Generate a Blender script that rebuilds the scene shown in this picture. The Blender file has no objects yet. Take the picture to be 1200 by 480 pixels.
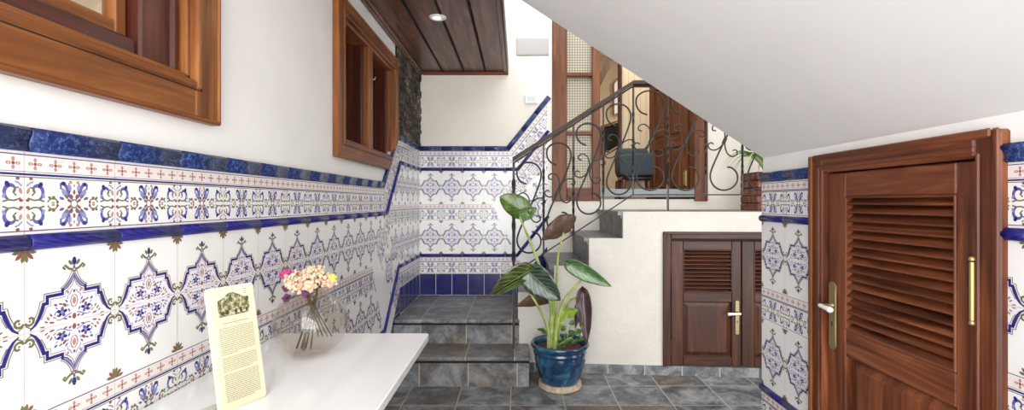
import bpy, math, random
from mathutils import Vector, Matrix
random.seed(7)
PI = math.pi
COL = bpy.context.scene.collection
F = 560.0; CX = 607.0; CY = 237.0; H = 1.25
def P(px, py, Y):                       # point seen at a pixel at depth Y, for measuring
    return Vector(((px-CX)/F*Y, Y, H+(CY-py)/F*Y))

# ------------------------------------------------------------------ materials
MATS = {}
def lin(c):
    return tuple(((v/12.92) if v <= .04045 else ((v+.055)/1.055)**2.4) for v in c)
def rgb(r, g, b): return lin((r/255, g/255, b/255)) + (1,)
class NT:
    def __init__(s, name):
        m = bpy.data.materials.new(name); m.use_nodes = True
        s.m = m; s.t = m.node_tree; s.n = s.t.nodes; s.l = s.t.links
        s.b = s.n['Principled BSDF']; s.out = s.n['Material Output']
        MATS[name] = m
    def node(s, typ, **k):
        n = s.n.new(typ)
        for a, b in k.items(): setattr(n, a, b)
        return n
    def math(s, op, a, b=None, c=None):
        n = s.node('ShaderNodeMath', operation=op)
        for i, v in enumerate((a, b, c)):
            if v is None: continue
            if isinstance(v, (int, float)): n.inputs[i].default_value = v
            else: s.l.new(v, n.inputs[i])
        return n.outputs[0]
    def co(s, kind='Object', scale=(1,1,1), loc=(0,0,0), rot=(0,0,0)):
        t = s.node('ShaderNodeTexCoord'); mp = s.node('ShaderNodeMapping')
        mp.inputs['Scale'].default_value = scale; mp.inputs['Location'].default_value = loc
        mp.inputs['Rotation'].default_value = rot
        s.l.new(t.outputs[kind], mp.inputs[0]); return mp.outputs[0]
    def noise(s, vec, scale=5, detail=4, rough=.5, dist=0):
        n = s.node('ShaderNodeTexNoise'); s.l.new(vec, n.inputs['Vector'])
        n.inputs['Scale'].default_value = scale; n.inputs['Detail'].default_value = detail
        n.inputs['Roughness'].default_value = rough; n.inputs['Distortion'].default_value = dist
        return n.outputs[0]
    def ramp(s, fac, stops):
        r = s.node('ShaderNodeValToRGB'); s.l.new(fac, r.inputs[0])
        e = r.color_ramp.elements
        while len(e) < len(stops): e.new(.5)
        for i, (p, c) in enumerate(stops): e[i].position = p; e[i].color = c
        return r.outputs[0]
    def mix(s, fac, a, b, mode='MIX'):
        n = s.node('ShaderNodeMix', data_type='RGBA', blend_type=mode)
        for i, v in ((0, fac), (6, a), (7, b)):
            if isinstance(v, (int, float)): n.inputs[i].default_value = v
            elif isinstance(v, tuple): n.inputs[i].default_value = v
            else: s.l.new(v, n.inputs[i])
        return n.outputs[2]
    def bump(s, h, strength=.3, dist=.01):
        b = s.node('ShaderNodeBump'); b.inputs['Strength'].default_value = strength
        b.inputs['Distance'].default_value = dist
        s.l.new(h, b.inputs['Height']); s.l.new(b.outputs[0], s.b.inputs['Normal'])
    def col(s, c):
        if isinstance(c, tuple): s.b.inputs['Base Color'].default_value = c
        else: s.l.new(c, s.b.inputs['Base Color'])
        return s
    def rough(s, r, spec=None, coat=None, metal=None):
        if isinstance(r, (int, float)): s.b.inputs['Roughness'].default_value = r
        else: s.l.new(r, s.b.inputs['Roughness'])
        if spec is not None: s.b.inputs['Specular IOR Level'].default_value = spec
        if coat is not None: s.b.inputs['Coat Weight'].default_value = coat; s.b.inputs['Coat Roughness'].default_value = .12
        if metal is not None: s.b.inputs['Metallic'].default_value = metal
        return s

def plain(name, c, r=.5, **k):
    t = NT(name); t.col(c).rough(r, **k); return t
def plaster(name, c, c2, bs=.25, sc=30, bd=.006):
    t = NT(name); v = t.co('Object')
    n = t.noise(v, 2.2, 5, .6)
    t.col(t.ramp(n, [(.3, c2), (.62, c)])); t.rough(.85, .25)
    h = t.noise(v, sc, 6, .62, .4); t.bump(h, bs, bd)
def wood(name, stops, rough=.32, coat=.3, fine=38, bs=.12):
    for ax in 'xyz':
        t = NT(name+'_'+ax)
        sc = {'x': (1.2, 16, 16), 'y': (16, 1.2, 16), 'z': (16, 16, 1.2)}[ax]
        v = t.co('Object', sc)
        n1 = t.noise(v, 1.1, 5, .6, 1.1)
        sc2 = tuple(a*1.0 for a in sc)
        n2 = t.noise(t.co('Object', tuple(a*(6 if a > 2 else 2.5) for a in sc2)), 1.0, 3, .7, .2)
        c = t.ramp(n1, stops)
        c = t.mix(t.math('MULTIPLY', n2, .45), c, stops[0][1], 'MIX')
        t.col(c); t.rough(rough, .4, coat)
        t.bump(n2, bs, .002)
wood('wood_orange', [(.28, rgb(86,44,18)), (.5, rgb(136,80,36)), (.72, rgb(176,116,62))], .42, .04)
wood('wood_red', [(.33, rgb(66,31,18)), (.5, rgb(114,60,34)), (.68, rgb(156,92,56))], .42, .05)
wood('wood_brown', [(.28, rgb(38,19,12)), (.5, rgb(68,35,22)), (.74, rgb(104,58,34))], .42, .05)
wood('wood_dark', [(.28, rgb(66,36,27)), (.5, rgb(108,68,54)), (.72, rgb(160,116,96))], .38, .12)
wood('wood_chestnut', [(.28, rgb(70,36,20)), (.5, rgb(112,64,36)), (.74, rgb(152,96,60))], .42, .05)
wood('wood_sash', [(.25, rgb(50,22,16)), (.5, rgb(80,36,24)), (.75, rgb(112,54,34))], .3, .3)
plaster('plaster_white', rgb(246,244,241), rgb(238,236,233), .15, 22, .004)
plaster('plaster_back', rgb(238,233,223), rgb(230,224,213), .2, 26, .006)
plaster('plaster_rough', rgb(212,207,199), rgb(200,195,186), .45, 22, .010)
plaster('plaster_soffit', rgb(240,237,234), rgb(234,231,228), .08, 12, .004)
plaster('plaster_room', rgb(205,188,160), rgb(190,172,142), .1, 20, .004)
plain('groove_dark', rgb(24,14,12), .8)
plain('paint_white', rgb(236,236,234), .4)
plain('plate_metal', rgb(176,172,170), .35, metal=.3)
plain('screen_grey', rgb(206,208,206), .3)
plain('iron', rgb(58,56,54), .45, metal=.6)
plain('iron_light', rgb(92,90,86), .4, metal=.6)
plain('rail_brown', rgb(58,40,36), .45, coat=.05)
plain('brass', rgb(190,172,118), .38, metal=.75)
plain('brass_old', rgb(170,152,112), .45, metal=.7)
plain('porcelain', rgb(246,244,236), .15, coat=.5)
plain('hinge_dark', rgb(78,52,36), .5, metal=.5)
plain('void_shade', rgb(14,10,9), .9)  # near-black colour standing in for the shade inside the cupboards
plain('upholstery', rgb(66,76,82), .9)
plain('chair_wood', rgb(112,66,36), .4)
plain('mirror_dark', rgb(40,38,40), .2)
plain('stone_sill', rgb(142,150,152), .4)
plain('stem_brown', rgb(96,84,54), .8)
plain('stem_dark', rgb(60,58,40), .8)
plain('flower_magenta', rgb(190,70,130), .9)
plain('flower_purple', rgb(110,60,100), .9)
plain('flower_yellow', rgb(214,214,96), .9)
plain('leaf_spider', rgb(110,165,70), .5)
plain('leaf_spider_pale', rgb(200,218,150), .5)
plain('table_white', rgb(246,246,245), .09, coat=.6)
plain('table_leg', rgb(220,220,219), .3)
t = NT('flower_peach'); v = t.co('Object'); t.col(t.ramp(t.noise(v, 90, 3), [(.35, rgb(206,164,130)), (.6, rgb(240,214,186))])).rough(.9)
# ceramics
plain('tile_white', rgb(241,240,238), .2, coat=.15)
plain('grout', rgb(205,196,190), .8)
plain('ink_cobalt', rgb(40,42,116), .2, coat=.1)
plain('ink_blue', rgb(96,94,156), .2, coat=.1)
plain('ink_lavender', rgb(146,144,190), .2, coat=.1)
plain('ink_grey', rgb(100,94,132), .2, coat=.1)
plain('ink_olive', rgb(112,110,74), .2, coat=.1)
plain('ink_brown', rgb(136,84,74), .2, coat=.1)
plain('ink_terra', rgb(184,136,120), .2, coat=.1)
plain('ink_mauve', rgb(112,76,120), .2, coat=.1)
plain('ink_wash', rgb(236,234,241), .2, coat=.1)
plain('ink_pinkwash', rgb(236,226,224), .2, coat=.1)
t = NT('cobalt_cap'); v = t.co('Object', (1, 1, 1)); n = t.noise(v, 90, 5, .75, .3)
t.col(t.ramp(n, [(.34, rgb(16,26,66)), (.52, rgb(30,48,100)), (.7, rgb(90,112,158))])).rough(.25, .3, .15)
t.bump(n, .2, .003)
t = NT('cobalt_rope'); v = t.co('Object', (1, 1, 1), rot=(.9, .6, .4)); w = t.node('ShaderNodeTexWave'); t.l.new(v, w.inputs[0])
w.inputs['Scale'].default_value = 60
t.col(t.ramp(w.outputs[1], [(.2, rgb(24,22,92)), (.9, rgb(40,38,124))])).rough(.28, .3, .15); t.bump(w.outputs[1], .25, .002)
t = NT('cobalt_tile'); n = t.noise(t.co('Object'), 6, 3)
t.col(t.ramp(n, [(.3, rgb(14,14,88)), (.7, rgb(24,26,112))])).rough(.1, None, .4)
# slate
def slate(name, grid, base=0):
    """grid: dict axis -> (offset, spacing)"""
    t = NT(name); tc = t.node('ShaderNodeTexCoord'); sep = t.node('ShaderNodeSeparateXYZ')
    t.l.new(tc.outputs['Object'], sep.inputs[0])
    g = None; ids = []
    for ax, (o, sp) in grid.items():
        u = t.math('DIVIDE', t.math('SUBTRACT', sep.outputs[ax], o), sp)
        fr = t.math('FRACT', u); ids.append((ax, t.math('FLOOR', u)))
        d = t.math('MINIMUM', fr, t.math('SUBTRACT', 1.0, fr))
        m = t.math('LESS_THAN', d, .0035/sp)
        g = m if g is None else t.math('MAXIMUM', g, m)
    cmb = t.node('ShaderNodeCombineXYZ')
    for ax, o in ids: t.l.new(o, cmb.inputs[ax])
    wn = t.node('ShaderNodeTexWhiteNoise'); wn.noise_dimensions = '3D'; t.l.new(cmb.outputs[0], wn.inputs[0])
    off = t.node('ShaderNodeVectorMath', operation='MULTIPLY_ADD')
    t.l.new(wn.outputs[1], off.inputs[0]); off.inputs[1].default_value = (7, 7, 7); t.l.new(tc.outputs['Object'], off.inputs[2])
    n1 = t.noise(off.outputs[0], 6.5, 8, .68, .6)
    n2 = t.noise(off.outputs[0], 2.6, 4, .6, .3)
    n3 = t.noise(off.outputs[0], 34, 6, .75, 1.5)
    c = t.ramp(n1, [(.3, rgb(52,55,58)), (.45, rgb(96,99,102)), (.56, rgb(134,137,139)), (.75, rgb(180,182,181))])
    warm = t.ramp(n1, [(.3, rgb(60,52,46)), (.5, rgb(106,96,87)), (.75, rgb(150,138,124))])
    wm = t.ramp(t.math('ADD', t.math('MULTIPLY', n2, .8), t.math('MULTIPLY', wn.outputs[0], .35)), [(.52+base, (0,0,0,1)), (.68+base, (1,1,1,1))])
    c = t.mix(wm, c, warm)
    vein = t.ramp(n3, [(.52, (0,0,0,1)), (.7, (.5,.5,.5,1))])
    c = t.mix(vein, c, rgb(160,160,156))
    c = t.mix(t.math('MULTIPLY', t.math('SUBTRACT', wn.outputs[0], .3), .3), c, rgb(50,52,54))
    c = t.mix(g, c, rgb(170,164,154))
    t.col(c); t.rough(t.ramp(n1, [(.3, (.35,)*3+(1,)), (.7, (.6,)*3+(1,))]), .4)
    hh = t.math('SUBTRACT', t.math('ADD', n1, t.math('MULTIPLY', n3, .3)), t.math('MULTIPLY', g, .8))
    t.bump(hh, .3, .006)
slate('slate_floor', {0: (-.0465, .335), 1: (3.262, .318)})
slate('slate_tread', {0: (-.322, .338), 1: (3.53+.36, .33)}, .06)
slate('slate_tread_low', {0: (-.29, .333)}, .0)
slate('slate_riser', {0: (-.271, .333)}, 0)
slate('slate_riser_up', {0: (-.322, .338)}, .02)
slate('slate_skirt', {0: (.92, .265)}, .05)
t = NT('slate_steps'); v = t.co('Object'); n = t.noise(v, 9, 7, .7, .4)
t.col(t.ramp(n, [(.3, rgb(84,84,84)), (.5, rgb(124,123,121)), (.72, rgb(160,158,155))])).rough(.6); t.bump(n, .3, .006)
plain('gap_dark', rgb(22,22,22), .9)
# stone
t = NT('lava_stone'); v = t.co('Object'); n = t.noise(v, 16, 8, .8, .8)
v2 = t.noise(v, 4, 2); n = t.math('ADD', n, t.math('MULTIPLY', t.math('SUBTRACT', v2, .5), .5))
t.col(t.ramp(n, [(.34, rgb(22,20,18)), (.48, rgb(58,52,44)), (.58, rgb(104,94,78)), (.7, rgb(168,156,134))])).rough(.85); t.bump(n, .8, .03)
plain('mortar_dark', rgb(44,40,34), .95)
# pot
t = NT('glaze_blue'); v = t.co('Object'); n = t.noise(v, 12, 5, .6, .8); nf = t.noise(v, 60, 3, .6)
c = t.ramp(n, [(.3, rgb(12,34,62)), (.5, rgb(22,58,92)), (.64, rgb(44,94,122)), (.8, rgb(120,160,170))])
t.col(c).rough(.15, None, .6); t.bump(nf, .08, .002)
t = NT('saucer_clay'); n = t.noise(t.co('Object'), 30, 4); t.col(t.ramp(n, [(.3, rgb(160,140,118)), (.7, rgb(206,192,170))])).rough(.8)
t = NT('soil'); n = t.noise(t.co('Object'), 60, 5, .7); t.col(t.ramp(n, [(.3, rgb(58,34,26)), (.6, rgb(128,80,60)), (.8, rgb(170,120,92))])).rough(.95); t.bump(n, .9, .02)
t = NT('stem_green'); n = t.noise(t.co('Object'), 20, 3); t.col(t.ramp(n, [(.3, rgb(128,150,70)), (.7, rgb(182,196,116))])).rough(.4, None, .2)
t = NT('brick_red'); n = t.noise(t.co('Object'), 18, 5, .7); t.col(t.ramp(n, [(.3, rgb(92,52,40)), (.55, rgb(140,88,68)), (.75, rgb(190,150,128))])).rough(.9); t.bump(n, .6, .02)
def leafmat(name, base, dark, vein, veinw=.10, freq=7.0, var=rgb(90,150,60), gloss=.3):
    t = NT(name); tc = t.node('ShaderNodeTexCoord'); s = t.node('ShaderNodeSeparateXYZ'); t.l.new(tc.outputs['UV'], s.inputs[0])
    a = t.math('ABSOLUTE', t.math('SUBTRACT', s.outputs[1], .5))
    ph = t.math('FRACT', t.math('SUBTRACT', t.math('MULTIPLY', s.outputs[0], freq), t.math('MULTIPLY', a, freq*.9)))
    d = t.math('ABSOLUTE', t.math('SUBTRACT', ph, .5))
    side = t.math('LESS_THAN', d, veinw)
    mid = t.math('LESS_THAN', a, .022)
    m = t.math('MAXIMUM', mid, side)
    n = t.noise(t.co('Object'), 16, 4, .6)
    c = t.ramp(n, [(.35, dark), (.55, base), (.75, var)])
    c = t.mix(m, c, vein); t.col(c).rough(gloss, None, .25)
    t.bump(t.math('MULTIPLY', m, -1.0), .4, .003)
    t.b.inputs['Subsurface Weight'].default_value = 0
leafmat('leaf_green', rgb(82,112,36), rgb(52,72,28), rgb(128,156,80), .05, 6, rgb(116,146,48))
leafmat('leaf_olive', rgb(72,86,36), rgb(56,52,32), rgb(150,160,112), .05, 6, rgb(110,122,46))
leafmat('leaf_dark', rgb(48,64,52), rgb(30,42,36), rgb(98,122,98), .10, 7, rgb(92,116,84))
leafmat('leaf_right', rgb(86,122,70), rgb(52,82,50), rgb(140,170,120), .07, 6, rgb(128,158,100))
leafmat('leaf_brown', rgb(88,62,44), rgb(58,40,28), rgb(74,50,36), .10, 7, rgb(116,86,62), .6)
leafmat('leaf_purple', rgb(72,52,54), rgb(50,36,40), rgb(104,80,80), .07, 8, rgb(92,66,66), .35)
leafmat('leaf_lime', rgb(150,178,60), rgb(120,150,44), rgb(180,200,100), .04, 5, rgb(180,196,90))
leafmat('leaf_small', rgb(72,112,52), rgb(44,78,36), rgb(120,150,84), .04, 5, rgb(104,140,66))
# glass
def thinglass(name, tint, refl=.9, r=.02):
    m = bpy.data.materials.new(name); m.use_nodes = True; nt = m.node_tree; nt.nodes.clear()
    o = nt.nodes.new('ShaderNodeOutputMaterial'); tr = nt.nodes.new('ShaderNodeBsdfTransparent'); gl = nt.nodes.new('ShaderNodeBsdfGlossy')
    mx = nt.nodes.new('ShaderNodeMixShader'); lw = nt.nodes.new('ShaderNodeLayerWeight'); lw.inputs[0].default_value = .5
    pw = nt.nodes.new('ShaderNodeMath'); pw.operation = 'POWER'; pw.inputs[1].default_value = 3.5; nt.links.new(lw.outputs['Facing'], pw.inputs[0])
    fr = nt.nodes.new('ShaderNodeMath'); fr.operation = 'MULTIPLY_ADD'; fr.inputs[1].default_value = .6; fr.inputs[2].default_value = .035; nt.links.new(pw.outputs[0], fr.inputs[0])
    tr.inputs[0].default_value = tint; gl.inputs['Roughness'].default_value = r; gl.inputs[0].default_value = (refl, refl, refl, 1)
    nt.links.new(fr.outputs[0], mx.inputs[0]); nt.links.new(tr.outputs[0], mx.inputs[1]); nt.links.new(gl.outputs[0], mx.inputs[2]); nt.links.new(mx.outputs[0], o.inputs[0])
    MATS[name] = m
thinglass('glass_clear', (.96, .96, .96, 1))
thinglass('glass_vase', (.94, .925, .905, 1), .95)
t = NT('glass_lattice'); tc = t.node('ShaderNodeTexCoord'); s = t.node('ShaderNodeSeparateXYZ'); t.l.new(tc.outputs['Object'], s.inputs[0])
fx = t.math('FRACT', t.math('DIVIDE', s.outputs[0], .0245)); fz = t.math('FRACT', t.math('DIVIDE', s.outputs[2], .0245))
g = t.math('MAXIMUM', t.math('LESS_THAN', fx, .26), t.math('LESS_THAN', fz, .26))
t.col(t.mix(g, rgb(196,189,170), rgb(134,124,104))).rough(.25); t.bump(g, .5, .004)
t = NT('beadboard'); tc = t.node('ShaderNodeTexCoord'); s = t.node('ShaderNodeSeparateXYZ'); t.l.new(tc.outputs['Object'], s.inputs[0])
g = t.math('LESS_THAN', t.math('FRACT', t.math('DIVIDE', s.outputs[0], .07)), .07)
t.col(t.mix(g, rgb(206,188,160), rgb(160,136,108))).rough(.7); t.bump(g, -.6, .006)
t = NT('paper_cream'); n = t.noise(t.co('Object'), 12, 3); t.col(t.ramp(n, [(.3, rgb(208,201,168)), (.7, rgb(214,208,182))])).rough(.45, None, .2)
plain('paper_edge', rgb(200,200,186), .3)
plain('ink_print', rgb(150,145,110), .7)
t = NT('ink_photo'); n = t.noise(t.co('Object', (1,1,1)), 95, 5, .75); t.col(t.ramp(n, [(.42, rgb(56,56,36)), (.5, rgb(120,118,80)), (.62, rgb(196,190,150))])).rough(.6)
m = bpy.data.materials.new('lamp_glow'); m.use_nodes = True; MATS['lamp_glow'] = m
bb = m.node_tree.nodes['Principled BSDF']; bb.inputs['Emission Color'].default_value = (1, .95, .88, 1); bb.inputs['Emission Strength'].default_value = .5
bb.inputs['Base Color'].default_value = (.8, .8, .8, 1)

# ------------------------------------------------------------------ mesh builder
WOODS = ('wood_chestnut', 'wood_orange', 'wood_red', 'wood_brown', 'wood_dark', 'wood_sash')
class MB:
    def __init__(s): s.v = []; s.f = []; s.mt = []; s.uv = []; s.sm = []
    def face(s, pts, mat, smooth=False, uv=None):
        i = len(s.v); s.v += [tuple(p) for p in pts]; s.f.append(tuple(range(i, i+len(pts)))); s.mt.append(mat); s.sm.append(smooth); s.uv.append(uv)
    def grid(s, rows, mat, closed=False, smooth=True, uvs=None, flip=False):
        """rows: list of rings of points"""
        i0 = len(s.v); n = len(rows[0])
        for r in rows: s.v += [tuple(p) for p in r]
        for a in range(len(rows)-1):
            for b in range(n if closed else n-1):
                b2 = (b+1) % n
                q = (i0+a*n+b, i0+a*n+b2, i0+(a+1)*n+b2, i0+(a+1)*n+b)
                s.f.append(q[::-1] if flip else q); s.mt.append(mat); s.sm.append(smooth)
                s.uv.append([(a/(len(rows)-1), b/(n-1)), (a/(len(rows)-1), (b+1)/(n-1)), ((a+1)/(len(rows)-1), (b+1)/(n-1)), ((a+1)/(len(rows)-1), b/(n-1))][::(-1 if flip else 1)] if uvs else None)
    def box(s, a, b, mat, bev=.0, M=None):
        lo = [min(a[i], b[i]) for i in range(3)]; hi = [max(a[i], b[i]) for i in range(3)]
        d = [hi[i]-lo[i] for i in range(3)]
        if mat in WOODS: mat = mat + '_' + 'xyz'[d.index(max(d))]
        bev = min(bev, min(d)*.45)
        T = (lambda p: tuple(M @ Vector(p))) if M else (lambda p: p)
        if bev <= 0:
            c = [(x, y, z) for x in (lo[0], hi[0]) for y in (lo[1], hi[1]) for z in (lo[2], hi[2])]
            for q in ((0,1,3,2), (4,6,7,5), (0,4,5,1), (2,3,7,6), (0,2,6,4), (1,5,7,3)):
                s.face([T(c[k]) for k in q], mat)
            return
        # chamfered box: 24 verts
        V = {}; i0 = len(s.v)
        for sx in (0, 1):
            for sy in (0, 1):
                for sz in (0, 1):
                    c = [(lo[0], hi[0])[sx], (lo[1], hi[1])[sy], (lo[2], hi[2])[sz]]
                    g = [bev if k == 0 else -bev for k in (sx, sy, sz)]
                    for ax in range(3):
                        p = [c[i] if i == ax else c[i]+g[i] for i in range(3)]
                        V[(sx, sy, sz, ax)] = len(s.v); s.v.append(T(tuple(p)))
        def F_(ks): s.f.append(tuple(V[k] for k in ks)); s.mt.append(mat); s.sm.append(False); s.uv.append(None)
        F_([(0,0,0,0),(0,0,1,0),(0,1,1,0),(0,1,0,0)]); F_([(1,0,0,0),(1,1,0,0),(1,1,1,0),(1,0,1,0)])
        F_([(0,0,0,1),(1,0,0,1),(1,0,1,1),(0,0,1,1)]); F_([(0,1,0,1),(0,1,1,1),(1,1,1,1),(1,1,0,1)])
        F_([(0,0,0,2),(0,1,0,2),(1,1,0,2),(1,0,0,2)]); F_([(0,0,1,2),(1,0,1,2),(1,1,1,2),(0,1,1,2)])
        for sx in (0,1):
            for sy in (0,1): F_([(sx,sy,0,0),(sx,sy,1,0),(sx,sy,1,1),(sx,sy,0,1)])
            for sz in (0,1): F_([(sx,0,sz,0),(sx,1,sz,0),(sx,1,sz,2),(sx,0,sz,2)])
        for sy in (0,1):
            for sz in (0,1): F_([(0,sy,sz,1),(1,sy,sz,1),(1,sy,sz,2),(0,sy,sz,2)])
        for k in V:
            if k[3] == 0: F_([(k[0],k[1],k[2],0),(k[0],k[1],k[2],1),(k[0],k[1],k[2],2)])
    def prism(s, poly, fn, mat, d0, d1):
        """extrude a 2-D polygon: fn(u, v, d) -> 3-D"""
        s.face([fn(u, v, d1) for u, v in poly], mat); s.face([fn(u, v, d0) for u, v in poly][::-1], mat)
        for i in range(len(poly)):
            a = poly[i]; b = poly[(i+1) % len(poly)]
            s.face([fn(*a, d0), fn(*b, d0), fn(*b, d1), fn(*a, d1)], mat)
    def tube(s, pts, r, mat, n=8, caps=True, square=False, twist=0, up=None):
        pts = [Vector(p) for p in pts]; rs = r if isinstance(r, (list, tuple)) else [r]*len(pts)
        rings = []; nrm = None
        for i, p in enumerate(pts):
            d = (pts[min(i+1, len(pts)-1)] - pts[max(i-1, 0)]).normalized()
            if nrm is None:
                u = Vector(up) if up else (Vector((0, 0, 1)) if abs(d.z) < .9 else Vector((0, 1, 0)))
                nrm = (u - d*u.dot(d)).normalized()
            else: nrm = (nrm - d*nrm.dot(d)).normalized()
            bn = d.cross(nrm); tw = twist[i] if isinstance(twist, list) else 0
            k = 4 if square else n
            rings.append([p + (nrm*math.cos(2*PI*j/k+tw+(PI/4 if square else 0)) + bn*math.sin(2*PI*j/k+tw+(PI/4 if square else 0)))*rs[i] for j in range(k)])
        s.grid(rings, mat, closed=True, smooth=not square)
        if caps: s.face(rings[0][::-1], mat); s.face(rings[-1], mat)
    def lathe(s, prof, c, mat, n=48, fn=None):
        rows = []
        for r, z in prof:
            rows.append([(c[0]+(r+(fn(r, z, 2*PI*j/n) if fn else 0))*math.cos(2*PI*j/n), c[1]+(r+(fn(r, z, 2*PI*j/n) if fn else 0))*math.sin(2*PI*j/n), c[2]+z) for j in range(n)])
        s.grid(rows, mat, closed=True, flip=True)
    def ball(s, c, r, mat, n=10, m=6, noise=0):
        c = Vector(c); r = Vector(r) if not isinstance(r, (int, float)) else Vector((r, r, r))
        rows = []
        for a in range(m+1):
            th = PI*a/m
            rows.append([c + Vector((r.x*math.sin(th)*math.cos(2*PI*b/n), r.y*math.sin(th)*math.sin(2*PI*b/n), r.z*math.cos(th)))*(1+noise*random.uniform(-1, 1)*(0 < a < m)) for b in range(n)])
        s.grid(rows, mat, closed=True, flip=False)
    def build(s, name, parent=None, base=None):
        me = bpy.data.meshes.new(name)
        if parent is not None: o0 = Vector(parent['_w'])
        elif base is not None: o0 = Vector(base)
        else: o0 = Vector((0, 0, 0))
        me.from_pydata([tuple(Vector(p)-o0) for p in s.v], [], s.f)
        keys = []
        for k in s.mt:
            if k not in keys: keys.append(k)
        for k in keys: me.materials.append(MATS[k])
        ix = {k: i for i, k in enumerate(keys)}
        me.polygons.foreach_set('material_index', [ix[k] for k in s.mt])
        me.polygons.foreach_set('use_smooth', s.sm)
        if any(u is not None for u in s.uv):
            ul = me.uv_layers.new(name='UVMap'); i = 0
            for f, u in zip(s.f, s.uv):
                for k in range(len(f)):
                    if u: ul.data[i].uv = u[k]
                    i += 1
        me.update()
        ob = bpy.data.objects.new(name, me); COL.objects.link(ob)
        if parent is not None: ob.parent = parent; ob['_w'] = parent['_w']
        else: ob.location = o0; ob['_w'] = tuple(o0)
        return ob
def thing(name, label, cat, loc, group=None):
    o = bpy.data.objects.new(name, None); COL.objects.link(o); o.location = loc; o['_w'] = tuple(loc)
    o.empty_display_size = .1
    o['label'] = label; o['category'] = cat
    if group: o['group'] = group
    return o
def tag(o, label, cat, group=None):
    o['label'] = label; o['category'] = cat
    if group: o['group'] = group
    return o
def struct(o, label=None, cat=None):
    o['kind'] = 'structure'
    if label: o['label'] = label
    if cat: o['category'] = cat
    return o
def sthing(name, label, cat, loc):
    return struct(thing(name, label, cat, loc))

# ------------------------------------------------------------------ painted tile art (2-D, metres)
def stroke(pts, w, mat, layer=1):
    out = []; n = len(pts); L = []; R = []
    for i, (x, y) in enumerate(pts):
        x0, y0 = pts[max(i-1, 0)]; x1, y1 = pts[min(i+1, n-1)]
        d = math.hypot(x1-x0, y1-y0) or 1; nx, ny = -(y1-y0)/d, (x1-x0)/d
        ww = w[i] if isinstance(w, list) else w
        L.append((x+nx*ww/2, y+ny*ww/2)); R.append((x-nx*ww/2, y-ny*ww/2))
    for i in range(n-1): out.append((mat, layer, [L[i], R[i], R[i+1], L[i+1]]))
    return out
def ell(cx, cy, rx, ry, mat, rot=0, layer=2, n=8):
    c, s = math.cos(rot), math.sin(rot)
    return [(mat, layer, [(cx+rx*math.cos(2*PI*k/n)*c-ry*math.sin(2*PI*k/n)*s, cy+rx*math.cos(2*PI*k/n)*s+ry*math.sin(2*PI*k/n)*c) for k in range(n)])]
def spiral(cx, cy, r0, r1, a0, a1, n=9):
    return [(cx+(r0+(r1-r0)*k/n)*math.cos(a0+(a1-a0)*k/n), cy+(r0+(r1-r0)*k/n)*math.sin(a0+(a1-a0)*k/n)) for k in range(n+1)]
def mirror(art, mx, my):
    return [(m, l, ([(x*mx, y*my) for x, y in p])[::(1 if mx*my > 0 else -1)]) for m, l, p in art]
def four(art): return art + mirror(art, -1, 1) + mirror(art, 1, -1) + mirror(art, -1, -1)
def two(art, ax=0): return art + (mirror(art, -1, 1) if ax == 0 else mirror(art, 1, -1))
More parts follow.
